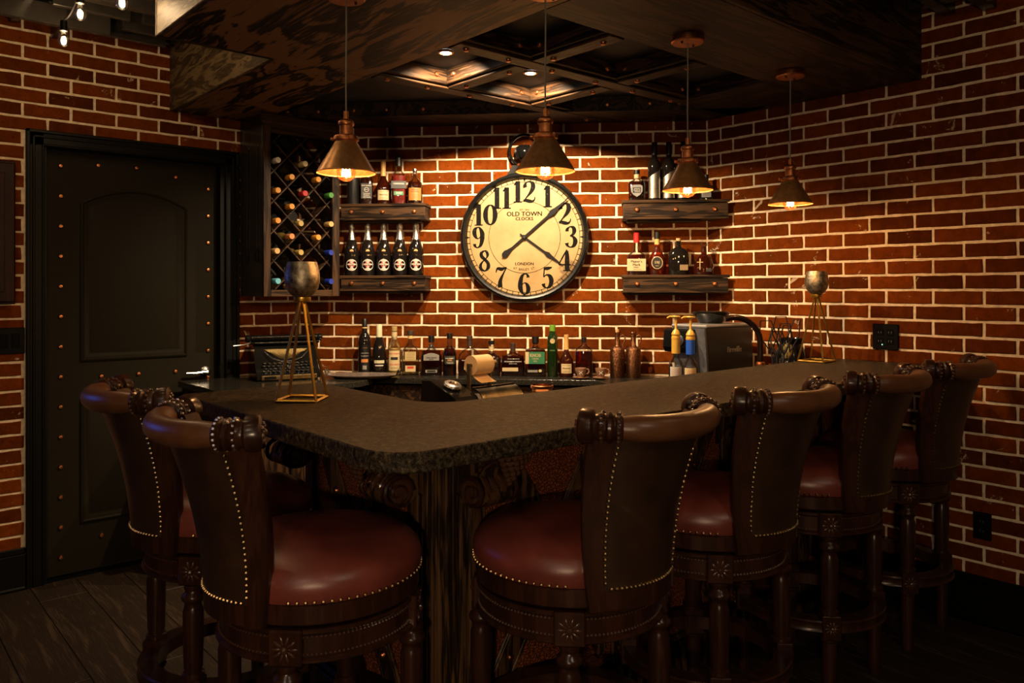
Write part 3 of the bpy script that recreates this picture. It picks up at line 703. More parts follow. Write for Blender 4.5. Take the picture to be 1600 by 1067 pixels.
# ------------------------------------------------------------------ pendants
PZ = 1.768
def pendant(x, y, label):
    t = thing('pendant_lamp', label, 'pendant', (x, y, 0), 0, 'copper cone pendants over the bar')
    MB().lathe([(0.058, SOF-0.0005), (0.060, SOF-0.004), (0.060, SOF-0.022), (0.056, SOF-0.026), (0.0, SOF-0.026)], 32).build('ceiling_plate', 'copper_cap', t)
    for s_ in (-1, 1): MB().lathe([(0.004, SOF-0.025), (0.004, SOF-0.033), (0, SOF-0.034)], 8, Tm(s_*0.034, 0, 0)).build('screw', 'black_metal', t)
    MB().tube([(0, 0, SOF-0.024), (0.0006, 0, 2.2), (-0.001, 0, 2.05), (0, 0, PZ+0.186)], 0.0028, 6).build('cord', 'grey_cord', t)
    z = PZ
    MB().lathe([(0.0075, z+0.192), (0.0078, z+0.168), (0.016, z+0.166), (0.0235, z+0.160), (0.0250, z+0.153), (0.0235, z+0.148), (0.021, z+0.146), (0.021, z+0.119), (0.026, z+0.117)], 28).build('socket', 'copper_cap', t)
    MB().lathe([(0.026, z+0.117), (0.037, z+0.114), (0.0385, z+0.110), (0.0385, z+0.101), (0.034, z+0.0985)], 28).build('collar', 'copper_cap', t)
    for k in range(3):
        a = rad(20+120*k); MB().lathe([(0.004, 0.036), (0.004, 0.041), (0.0065, 0.042), (0.0065, 0.048), (0, 0.049)], 10, Tm(0, 0, z+0.106) @ Rm(a) @ Rm(PI/2, 'Y')).build('screw', 'copper_cap', t)
    sh = MB().lathe([(0.032, z+0.100), (0.0905, z+0.003), (0.0918, z), (0.0918, z-0.002), (0.0900, z-0.0012), (0.0893, z+0.002)], 48, cap=False).build('shade', 'bronze', t)
    MB().lathe([(0.0893, z+0.002), (0.0885, z+0.003), (0.030, z+0.098), (0.020, z+0.100)], 48, cap=False).build('shade_lining', 'copper_lining', sh)
    b = MB().lathe([(0.013, z+0.075), (0.015, z+0.045), (0.026, z+0.022), (0.0315, z+0.003), (0.0285, z-0.012), (0.019, z-0.022), (0.008, z-0.0265), (0, z-0.0275)], 24, cap=False).build('bulb', 'bulb_glass', t)
    m = MB()
    for k in range(6): a = k*PI/3; m.tube([(0.011*cos(a), 0.011*sin(a), z+0.022), (0.013*cos(a+.3), 0.013*sin(a+.3), z-0.008)], 0.0012, 5)
    m.build('filament', 'filament', b)
    lamp('pendant_light', 'POINT', (0, 0, z-0.006), PENDANT_W, WARM, t, shadow_soft_size=0.018)
M['grey_cord'] = plain('grey_cord', (0.20, 0.18, 0.15), 0.5)
pendant(1.231, 2.210, 'copper cone pendant lamp hanging in front of the wine rack')
pendant(1.677, 1.775, 'copper cone pendant lamp overlapping the top of the wall clock')
pendant(2.397, 1.775, 'copper cone pendant lamp in front of the upper right bottle shelf')
pendant(3.117, 1.775, 'copper cone pendant lamp nearest the right brick wall')

# string of bulbs under the slatted ceiling; later ones unseen, added as warm fill
sb = thing('string_light', 'string of clear filament bulbs under the black slatted ceiling', 'string light')
bulbs = [(0.751, 3.717, 2.45), (0.73, 3.34, 2.457), (0.82, 3.12, 2.46), (0.62, 2.55, 2.47), (0.35, 1.9, 2.47), (0.0, 1.1, 2.47), (-0.5, 0.4, 2.47), (0.6, 0.3, 2.47), (1.4, 0.0, 2.47), (2.3, 0.3, 2.47)]
for i, (x, y, z) in enumerate(bulbs):
    b = MB().lathe([(0.012, z+0.030), (0.014, z+0.024), (0.021, z+0.006), (0.0235, z-0.008), (0.021, z-0.022), (0.012, z-0.032), (0, z-0.035)], 18, Tm(x, y, 0), cap=False).build('bulb', 'bulb_glass', sb)
    MB().lathe([(0.0, z+0.075), (0.013, z+0.072), (0.015, z+0.030), (0, z+0.029)], 12, Tm(x, y, 0)).build('socket', 'black_plastic', sb)
    MB().lathe([(0.0, z+0.010), (0.0028, z), (0.0028, z-0.012), (0, z-0.018)], 8, Tm(x, y, 0)).build('filament', 'string_fil', b)
    lamp('string_lamp', 'POINT', (x, y, z-0.004), STRING_W, (1.0, 0.70, 0.40), sb, shadow_soft_size=0.012)
wire = []
for (x, y, z), (x2, y2, z2) in zip(bulbs, bulbs[1:]):
    for k in range(6): u = k/6; wire.append((x+(x2-x)*u, y+(y2-y)*u, z+0.078+(z2-z)*u-0.05*4*u*(1-u)*0.5))
MB().tube(wire, 0.003, 6).build('cable', 'black_plastic', sb)
# two unseen ceiling spots added as fill light, above and behind the viewer
for x, y, lb in ((-1.3, -0.5, 'added fill spot in the ceiling left of the viewer'), (0.7, -1.4, 'added fill spot in the ceiling right of the viewer')):
    t = thing('fill_spot', lb, 'downlight', (x, y, CEIL), 0, 'added ceiling fill spots')
    MB().lathe([(0.075, -0.0005), (0.075, -0.010), (0.055, -0.014), (0.052, -0.004)], 24, cap=False).build('trim_ring', 'black_metal', t)
    MB().lathe([(0.0, -0.006), (0.052, -0.005), (0.052, -0.002), (0, -0.001)], 24).build('lens', 'led', t)
    lamp('fill_spot_lamp', 'SPOT', (0, 0, -0.02), FILL_SPOT_W, (1.0, 0.78, 0.58), t, spot_size=rad(160), spot_blend=0.6, shadow_soft_size=0.12)

# unseen lamp added behind the viewer to brighten stools and bar front
fl = thing('fill_lamp', 'added fill lamp with a clear glass globe, unseen behind the viewer', 'floor lamp', (-0.75, -0.55, 0))
MB().lathe([(0, 0), (0.14, 0), (0.145, 0.008), (0.03, 0.022), (0.012, 0.03)], 32).build('base', 'black_metal', fl)
MB().tube([(0, 0, 0.02), (0, 0, 1.12)], 0.011, 12).build('pole', 'black_metal', fl)
MB().lathe([(0.012, 1.12), (0.030, 1.125), (0.034, 1.15), (0.030, 1.155)], 20).build('socket', 'brass', fl)
MB().lathe([(0.030, 1.152), (0.075, 1.18), (0.095, 1.24), (0.075, 1.30), (0, 1.325)], 28, cap=False).build('globe', 'bulb_glass', fl)
MB().ball((0, 0, 1.23), 0.022, 12, 8).build('bulb', 'string_fil', fl)
lamp('fill_lamp_light', 'POINT', (0, 0, 1.23), FILL_LAMP_W, (1.0, 0.74, 0.50), fl, shadow_soft_size=0.06)

# ------------------------------------------------------------------ swivel bar stools
def make_stool():
    t = thing('bar_stool', 'x', 'bar stool', (0, 0, 0), 0, 'leather swivel stools round the bar')
    # back: a curved, backward leaning shell; t_ in -1..1 across, z up
    Z0, Z1 = 0.655, 1.100
    def k(z): return max(0.0, (z-Z0)/(Z1-Z0))
    def yb(z): return 0.272+0.098*k(z)**2.0
    def wd(z): return 0.150+0.042*k(z)
    def qz(z): return 0.050*min(1.0, max(0.0, (z-0.66)/0.40))
    def pt(t_, z, off=0.0):            # off > 0 is outward (behind the sitter)
        x = wd(z)*t_; sl = (0.124*t_+4*qz(z)*t_**3)/wd(z); n_ = math.hypot(1, sl)
        return (x+off*sl/n_, -yb(z)+0.062*t_*t_+qz(z)*t_**4-off/n_, z)
    # seat
    def cush_fix(mb):
        out = []
        for x, y, z in mb.v:
            w_ = wd(z); t_ = abs(x)/w_
            if y < 0 and t_ < 1.25:
                tt = min(t_, 1.0); lim = -yb(z)+0.062*tt*tt+qz(z)*tt**4+0.012+max(0, t_-1.0)*-0.25
                y = max(y, lim)
            out.append((x, y, z))
        mb.v = out; return mb
    cush = MB().lathe([(0.236, 0.700), (0.247, 0.703), (0.254, 0.718), (0.256, 0.738), (0.250, 0.758), (0.234, 0.776), (0.205, 0.791), (0.16, 0.802), (0.10, 0.809), (0.05, 0.8115), (0, 0.812)], 72); cush_fix(cush).build('seat', 'leather_seat', t)
    MB().lathe([(0.19, 0.655), (0.244, 0.655), (0.249, 0.659), (0.249, 0.698), (0.245, 0.701), (0.19, 0.701)], 56).build('seat_rail', 'mahogany', t)
    MB().lathe([(0.14, 0.640), (0.14, 0.656)], 32).build('swivel', 'black_metal', t)
    ap = MB().lathe([(0.18, 0.571), (0.246, 0.571), (0.249, 0.574), (0.249, 0.578), (0.243, 0.582), (0.238, 0.584), (0.238, 0.630), (0.242, 0.634), (0.246, 0.638), (0.246, 0.643), (0.242, 0.646), (0.18, 0.646)], 56).build('apron', 'mahogany', t)
    m = MB(); oct_ = [(1, 0, 0), (-1, 0, 0), (0, 1, 0), (0, -1, 0), (0, 0, 1), (0, 0, -1)]; of = [(0, 2, 4), (2, 1, 4), (1, 3, 4), (3, 0, 4), (2, 0, 5), (1, 2, 5), (3, 1, 5), (0, 3, 5)]
    for z in (0.589, 0.6275):
        for i in range(150):
            a = 2*PI*i/150; m.add([(0.2395*cos(a)+0.0042*p[0], 0.2395*sin(a)+0.0042*p[1], z+0.0042*p[2]) for p in oct_], of)
    m.build('bead_row', 'mahogany_light', ap, kind='stuff')
    # back shell
    m = MB(); T = 0.80
    m.grid(lambda u, v: pt(-T+2*T*u, 0.700+0.380*v, 0.004+0.004*sin(PI*u)), 16, 10)
    m.grid(lambda u, v: pt(-T+2*T*u, 0.700+0.380*v, -0.004), 16, 10); m.build('back_panel', 'leather_back', t)
    m = MB(); m.grid(lambda u, v: pt(-T+2*T*u, 0.74+0.325*v, -0.010-0.030*min(1, 6*u, 6*(1-u))*min(1, 6*v+0.2, 6*(1-v)+0.2)), 16, 10)
    m.grid(lambda u, v: pt(-T+2*T*u, 0.74+0.325*v, -0.003), 16, 10); m.build('backrest', 'leather_seat', t)
    m = MB(); m.grid(lambda u, v: pt(-T+2*T*u, 0.656+0.046*v, 0.008), 16, 1); m.grid(lambda u, v: pt(-T+2*T*u, 0.656+0.046*v, -0.006), 16, 1); m.build('back_rail', 'mahogany', t)
    for s_ in (-1, 1):
        m = MB(); rows = []
        for i in range(13):
            z = Z0+(Z1-Z0)*i/12; ta, tb = 0.79, 0.98
            rows.append([pt(s_*ta, z, 0.012), pt(s_*tb, z, 0.012), pt(s_*(tb+0.02), z, 0.004), pt(s_*(tb+0.02), z, -0.026), pt(s_*ta, z, -0.030)])
        v = [p for r in rows for p in r]; f = [(i*5+j, i*5+(j+1) % 5, (i+1)*5+(j+1) % 5, (i+1)*5+j) for i in range(12) for j in range(5)]+[(0, 1, 2, 3, 4), (60, 61, 62, 63, 64)]
        m.add(v, f); m.build('stile', 'mahogany', t, smooth=40)
    # rolled crest with carved ends
    zc = 1.093
    def cr(t_, dz=0.0): p = pt(t_, zc, 0.014); return (p[0], p[1], zc+dz+0.006*abs(t_)**2)
    ts = [-0.78+1.56*i/20 for i in range(21)]
    m = MB(); m.tube([cr(a) for a in ts], [0.026+0.005*min(1, (1-abs(a)/0.78)*6) for a in ts], 16, up=(0, 0, 1)); m.build('crest_roll', 'leather_roll', t)
    for s_ in (-1, 1):
        prof = [(0.76, 0.022), (0.775, 0.031), (0.79, 0.034), (0.81, 0.034), (0.825, 0.029), (0.835, 0.030), (0.85, 0.036), (0.87, 0.036), (0.885, 0.030), (0.90, 0.031), (0.92, 0.034), (0.94, 0.030), (0.955, 0.030), (0.97, 0.039), (1.02, 0.041), (1.04, 0.039), (1.05, 0.030)]
        m = MB(); m.tube([cr(s_*a) for a, r in prof], [r for a, r in prof], 20, up=(0, 0, 1)); fi = m.build('finial', 'mahogany', t)
        m = MB()
        for a_, r_, nb in ((0.80, 0.0345, 18), (0.91, 0.033, 14)):
            c0 = Vector(cr(s_*a_)); d = (Vector(cr(s_*(a_+0.05)))-Vector(cr(s_*(a_-0.05)))).normalized(); u_ = Vector((0, 0, 1)); w_ = d.cross(u_).normalized(); u_ = w_.cross(d)
            for i in range(nb):
                b = 2*PI*i/nb; m.ball(tuple(c0+(u_*cos(b)+w_*sin(b))*r_), 0.0052, 6, 4)
        c0 = Vector(cr(s_*1.05)); d = (c0-Vector(cr(s_*0.98))).normalized(); u_ = Vector((0, 0, 1)); w_ = d.cross(u_).normalized(); u_ = w_.cross(d)
        m.ball(tuple(c0+d*0.002), 0.010, 10, 6)
        for i in range(7):
            b = 2*PI*i/7; m.ball(tuple(c0+(u_*cos(b)+w_*sin(b))*0.019+d*0.001), 0.0065, 6, 4)
        m.build('carving', 'mahogany_light', fi, kind='stuff')
    # nail heads
    m = MB(); nail = []
    for i in range(25):
        z = 0.722+0.34*i/24
        for s_ in (-1, 1): nail.append(pt(s_*0.765, z, 0.008))
    for i in range(1, 22): nail.append(pt(-0.765+1.53*i/22, 0.708, 0.009))
    for i in range(84):
        a = 2*PI*i/84
        p = (0.2545*cos(a), 0.2545*sin(a), 0.710)
        if not (p[1] < -0.185): nail.append(p)
    for p in nail: m.ball(p, 0.0050, 7, 4)
    m.build('nailhead_trim', 'brass', t, kind='stuff')
    # legs, blocks and foot ring
    def rosette(M4, r):
        q = MB(); q.ball((0, -0.002, 0), r*0.28, 8, 5, M4)
        for i in range(10):
            a = 2*PI*i/10; q.ball((0, 0, 0), r*0.30, 6, 4, M4 @ Tm(r*0.62*cos(a), 0, r*0.62*sin(a)) @ Rm(-a, 'Y'), (1.25, 0.35, 0.42))
        return q
    RG = 0.235
    for i in range(4):
        a = rad(45+90*i); B = Rm(a-PI/2) @ Tm(0, RG, 0) @ Rm(PI)      # local -y outward
        lg = MB().lathe([(0.0, 0.0), (0.019, 0.0), (0.021, 0.02), (0.024, 0.19), (0.024, 0.212), (0.030, 0.218), (0.030, 0.224)], 20, B).build('leg', 'mahogany', t)
        m = MB(); m.box(-0.031, 0.031, -0.030, 0.020, 0.224, 0.306, 0.003, M4=B); m.build('foot_block', 'mahogany', lg, smooth=0)
        rosette(B @ Tm(0, -0.031, 0.265), 0.024).build('rosette', 'mahogany_light', lg)
        m = MB(); m.lathe([(0.030, 0.306), (0.031, 0.311), (0.030, 0.318), (0.024, 0.322), (0.024, 0.328), (0.026, 0.335), (0.0285, 0.42), (0.0285, 0.492), (0.025, 0.505), (0.023, 0.512), (0.025, 0.520), (0.031, 0.526), (0.033, 0.533), (0.031, 0.540), (0.024, 0.546), (0.022, 0.553), (0.025, 0.560), (0.025, 0.569)], 20, B)
        m.build('turned_shaft', 'mahogany', lg)
        m = MB(); m.box(-0.038, 0.038, -0.018, 0.030, 0.567, 0.648, 0.004, M4=B); m.build('apron_block', 'mahogany', lg, smooth=0)
        rosette(B @ Tm(0, -0.019, 0.607), 0.031).build('rosette', 'mahogany_light', lg)
    MB().lathe([(0.205, 0.246), (0.256, 0.246), (0.261, 0.250), (0.257, 0.256), (0.257, 0.276), (0.261, 0.282), (0.257, 0.287), (0.205, 0.287), (0.205, 0.246)], 56, cap=False).build('foot_ring', 'mahogany', t)
    return t
M['mahogany_light'] = plain('mahogany_carving', (0.060, 0.024, 0.011), 0.28, coat=0.3)
stool = make_stool()
SY = 1.485
spots = [((0.955, 2.455), -PI/2, 'leather bar stool in front of the black door, backrest towards the room'),
         ((0.945, 1.830), -PI/2, 'large leather bar stool at front left beside the rounded bar corner'),
         ((1.490, SY), 0, 'leather bar stool at the front centre, first along the long bar side'),
         ((2.095, SY), 0, 'second leather bar stool along the long side of the bar'),
         ((2.735, SY), 0, 'third leather bar stool along the long side, one from the end'),
         ((3.355, SY), 0, 'farthest leather bar stool, next to the right brick wall')]
for i, ((x, y), rz, lb) in enumerate(spots):
    o = stool if i == 0 else copy_tree(stool)
    o.location = (x, y, 0); o.rotation_euler = (0, 0, rz); o['label'] = lb

# ------------------------------------------------------------------ wall clock
M['rim_black'] = plain('rim_black', (0.004, 0.004, 0.004), 0.3, spec=0.3)
M['hand_black'] = plain('hand_black', (0.004, 0.004, 0.004), 0.6, spec=0.2)
ck = thing('wall_clock', 'large round pocket-watch style wall clock with a worn cream dial', 'clock', cw(1.322, 0.008, 1.695), CANG)
RX = Rm(PI/2, 'X')                    # lathe axis z -> -y
CRAD = 0.362
MB().lathe([(CRAD-0.02, 0.0), (CRAD, 0.0), (CRAD+0.002, 0.02), (CRAD, 0.05), (CRAD-0.006, 0.060), (CRAD-0.016, 0.064), (CRAD-0.026, 0.060), (CRAD-0.034, 0.040), (CRAD-0.034, 0.030), (CRAD-0.02, 0.0)], 72, RX, cap=False).build('rim', 'rim_black', ck)
MB().lathe([(0.0, 0.004), (CRAD-0.022, 0.004), (CRAD-0.022, 0.032), (0, 0.032)], 64, RX).build('dial', 'dial', ck)
DY = -0.0326
def numeral(mb, s_, cx, cz, h):
    G = {}
    G['1'] = [[(0, -.5, .20), (0, -.2, .20), (0, .2, .20), (0, .5, .19)], [(-.21, -.475, .05), (0, -.475, .05), (.21, -.475, .05)], [(-.19, .33, .05), (-.12, .37, .08), (-.03, .49, .10)]]
    G['2'] = [[(-.20, .20, .17), (-.215, .28, .16), (-.16, .42, .07), (0, .475, .05), (.15, .40, .16), (.185, .22, .19), (.10, .02, .15), (-.08, -.20, .07), (-.27, -.42, .04)], [(-.29, -.43, .08), (-.18, -.40, .13), (0, -.44, .15), (.16, -.45, .10), (.26, -.36, .05), (.28, -.24, .04)]]
    G['3'] = [[(-.20, .26, .15), (-.19, .36, .12), (-.06, .47, .05), (.10, .43, .14), (.15, .28, .17), (.08, .12, .10), (-.06, .06, .04)], [(-.06, .05, .04), (.10, .0, .10), (.20, -.18, .19), (.13, -.40, .14), (-.04, -.475, .05), (-.18, -.40, .10), (-.215, -.28, .17)]]
    G['4'] = [[(.10, .5, .05), (-.08, .2, .06), (-.30, -.18, .05)], [(-.30, -.20, .05), (0, -.20, .06), (.30, -.20, .05)], [(.10, .45, .12), (.11, .1, .19), (.11, -.3, .19), (.11, -.47, .19)], [(-.08, -.475, .05), (.10, -.475, .05), (.28, -.475, .05)]]
    G['5'] = [[(-.17, .46, .05), (-.18, .25, .05), (-.20, .04, .05)], [(-.17, .42, .10), (-.02, .43, .14), (.13, .46, .09), (.21, .49, .03)], [(-.20, .02, .04), (-.06, .13, .06), (.11, .06, .16), (.18, -.16, .19), (.10, -.40, .14), (-.06, -.475, .05), (-.18, -.40, .11), (-.215, -.28, .16)]]
    G['6'] = [[(.18, .30, .14), (.16, .40, .10), (.04, .475, .05), (-.12, .36, .13), (-.20, .05, .19), (-.19, -.22, .19), (-.08, -.44, .09), (.03, -.475, .05), (.16, -.38, .15), (.19, -.20, .18), (.12, -.02, .12), (0, .05, .04), (-.13, -.05, .05)]]
    G['7'] = [[(-.25, .24, .04), (-.23, .36, .06), (-.16, .43, .12), (0, .40, .15), (.14, .44, .10), (.27, .48, .05)], [(.26, .47, .05), (.10, .18, .07), (-.03, -.1, .14), (-.06, -.35, .20), (-.05, -.46, .20)]]
    G['8'] = [[(0, .47, .05), (-.15, .36, .13), (-.13, .20, .15), (.03, .05, .13), (.18, -.12, .14), (.19, -.32, .15), (.04, -.475, .06), (-.15, -.40, .12), (-.19, -.22, .12), (-.08, -.04, .06), (.10, .12, .05), (.16, .28, .12), (.10, .43, .10), (0, .47, .05)]]
    G['9'] = [[(-x, -z, w) for x, z, w in st] for st in G['6']]
    G['0'] = [[(.24*sin(a), .455*cos(a), .055+.15*abs(sin(a))**1.5) for a in [2*PI*i/20 for i in range(21)]]]
    adv = {'1': 0.46, '0': 0.64}; wds = [adv.get(c, 0.62) for c in s_]; tot = sum(wds); x = -tot/2
    for c, w in zip(s_, wds):
        for st in G[c]: ribbon(mb, [(cx+(x+w/2+a*0.95)*h, cz+b*h, d*h*1.12) for a, b, d in st], n=5, y=DY-0.0004)
        if c in '23569':
            pass
        x += w
for n_ in range(1, 13):
    a = PI/2-n_*PI/6; r = 0.262 if n_ not in (10, 11, 12) else 0.255
    m = MB(); numeral(m, str(n_), r*cos(a), r*sin(a), 0.120); m.build('numeral', 'ink', ck, smooth=0)
m = MB(); disc(m, 0, 0, 0.2030, DY-0.0003, 72, 0.2005); m.build('inner_ring', 'ink', ck, smooth=0)
m = MB(); disc(m, 0, 0, 0.3280, DY-0.0003, 72, 0.3250); disc(m, 0, 0, 0.3110, DY-0.0003, 72, 0.3085)
for i in range(60):
    a = 2*PI*i/60; ca, sa = cos(a), sin(a); w = 0.0018
    m.add([(0.3095*ca-w*sa, DY-0.0004, 0.3095*sa+w*ca), (0.3095*ca+w*sa, DY-0.0004, 0.3095*sa-w*ca), (0.327*ca+w*sa, DY-0.0004, 0.327*sa-w*ca), (0.327*ca-w*sa, DY-0.0004, 0.327*sa+w*ca)], [(0, 1, 2, 3)])
for q in range(4):
    a = q*PI/2; ca, sa = cos(a), sin(a)
    m.add([(0.309*ca-0.008*sa, DY-0.0005, 0.309*sa+0.008*ca), (0.309*ca+0.008*sa, DY-0.0005, 0.309*sa-0.008*ca), (0.326*ca, DY-0.0005, 0.326*sa)] if False else [(0.327*ca-0.007*sa, DY-0.0005, 0.327*sa+0.007*ca), (0.327*ca+0.007*sa, DY-0.0005, 0.327*sa-0.007*ca), (0.310*ca, DY-0.0005, 0.310*sa)], [(0, 1, 2)])
m.build('minute_track', 'ink', ck, smooth=0)
for nm_, tx_, sz_, z_, bo_ in (('maker_name', 'OLD TOWN', 0.036, 0.130, 0.0009), ('maker_trade', 'CLOCKS', 0.026, 0.103, 0.0008), ('founding_line', 'EST. 1863', 0.0135, 0.154, 0.0), ('city_name', 'LONDON', 0.024, -0.150, 0.0007)):
    m = MB(); add_text(m, tx_, sz_, 0, z_, DY-0.0005, bo_); m.build(nm_, 'ink', ck, smooth=0)
m = MB()
v_, f_ = text_vf('67  BAILEY  ST.', 0.0195)
RA = 0.182; m.add([((RA+(-p[2]))*sin(p[0]/RA), DY-0.0005, -(RA+(-p[2]))*cos(p[0]/RA)) for p in v_], f_)
m.build('address_line', 'ink', ck, smooth=0)
def hand(name, ang, prof, y):
    m = MB(); ca, sa = cos(ang), sin(ang); v = []; n = len(prof)
    for th in (0, -0.003):
        for r, w in prof: v += [(r*ca-w*sa, y+th, r*sa+w*ca), (r*ca+w*sa, y+th, r*sa-w*ca)]
    f = []
    for i in range(n-1):
        a = 2*i; f += [(a, a+1, a+3, a+2), (2*n+a, 2*n+a+1, 2*n+a+3, 2*n+a+2), (a, a+2, 2*n+a+2, 2*n+a), (a+1, a+3, 2*n+a+3, 2*n+a+1)]
    m.add(v, f); return m.build(name, 'hand_black', ck, smooth=0)
am = math.atan2(0.212, 0.243); ah = math.atan2(-0.165, 0.225)
hand('minute_hand', am, [(-0.165, 0.002), (-0.155, 0.013), (-0.135, 0.016), (-0.115, 0.010), (-0.09, 0.0045), (0, 0.0055), (0.17, 0.0055), (0.21, 0.016), (0.235, 0.010), (0.325, 0.0012)], DY-0.012)
hand('hour_hand', ah, [(-0.03, 0.004), (0, 0.0055), (0.14, 0.0055), (0.165, 0.014), (0.185, 0.009), (0.265, 0.001)], DY-0.007)
MB().lathe([(0.013, -DY), (0.013, -DY+0.016), (0.008, -DY+0.020), (0, -DY+0.020)], 18, RX).build('hub', 'black_metal', ck)
m = MB(); m.add([(x, y, z) for y in (-0.05, -0.008) for x, z in ((-0.105, 0.335), (0.105, 0.335), (0.066, 0.402), (-0.066, 0.402))], [(0, 1, 2, 3), (4, 5, 6, 7), (0, 1, 5, 4), (1, 2, 6, 5), (2, 3, 7, 6), (3, 0, 4, 7)]); m.build('crown_base', 'black_gloss', ck, smooth=0)
m = MB(); m.lathe([(0.016, 0.40), (0.024, 0.402), (0.022, 0.42), (0.024, 0.436), (0.040, 0.444), (0.052, 0.462), (0.054, 0.480), (0.046, 0.500), (0.028, 0.512), (0, 0.516)], 24, Tm(0, -0.03, 0))
m.build('crown', 'black_gloss', ck)
m = MB()
for i in range(16):
    a = 2*PI*i/16; m.tube([(0.041*cos(a), -0.03+0.041*sin(a), 0.443), (0.053*cos(a), -0.03+0.053*sin(a), 0.462), (0.055*cos(a), -0.03+0.055*sin(a), 0.480), (0.046*cos(a), -0.03+0.046*sin(a), 0.502), (0.028*cos(a), -0.03+0.028*sin(a), 0.513)], 0.004, 5)
m.build('crown_ribs', 'black_gloss', ck, kind='stuff')
m = MB(); bw = [(0.085*cos(rad(a)), -0.03, 0.487+0.088*sin(rad(a))) for a in range(-62, 243, 8)]; m.tube(bw, 0.0085, 10); m.build('bow', 'black_gloss', ck)

# ------------------------------------------------------------------ floating shelves
def shelf(label, t0, t1, ztop, zbot, cut=0.0):
    n = 3
    w = t1-t0; t = thing('wall_shelf', label, 'shelf', cw((t0+t1)/2, 0.0055, 0), CANG)
    D = 0.138
    def slab(nm, o, z0, z1, d0=0.0): MB().prism([(-w/2-o, -d0*0), (-w/2-o, -D-o), (w/2+o, -D-o), (w/2+o-cut, 0)], z0, z1).build(nm, 'oak_x', t, smooth=0, bevel=0.003)
    slab('top_board', 0.008, ztop-0.016, ztop); slab('front_board', 0.0, zbot+0.014, ztop-0.0165); slab('bottom_moulding', 0.005, zbot, zbot+0.0135)
    MB().box(-w/2+0.02, w/2-0.03-cut, -D+0.03, 0, zbot-0.012, zbot-0.0005, 0.004).build('under_cleat', 'oak_x', t, smooth=0)
    for i in range(n): put('bolt', bolt_me, t, (-w/2+w*(i+0.5)/n*1.0+(-0.02, 0, 0.02)[i], -D-0.0002, (ztop+zbot)/2))
    return t
ST_L1, ST_L2, ST_R1, ST_R2 = 1.882, 1.480, 1.885, 1.481
shelf('upper left dark oak wall shelf holding spirit bottles beside the wine rack', 0.295, 0.775, ST_L1, ST_L1-0.092)
shelf('lower left dark oak wall shelf holding five sparkling wine bottles', 0.295, 0.775, ST_L2, ST_L2-0.088)
shelf('upper right dark oak wall shelf behind the third pendant lamp', 1.87, 2.425, ST_R1, ST_R1-0.105, 0.11)
shelf('lower right dark oak wall shelf holding four spirit bottles', 1.87, 2.425, ST_R2, ST_R2-0.098, 0.11)

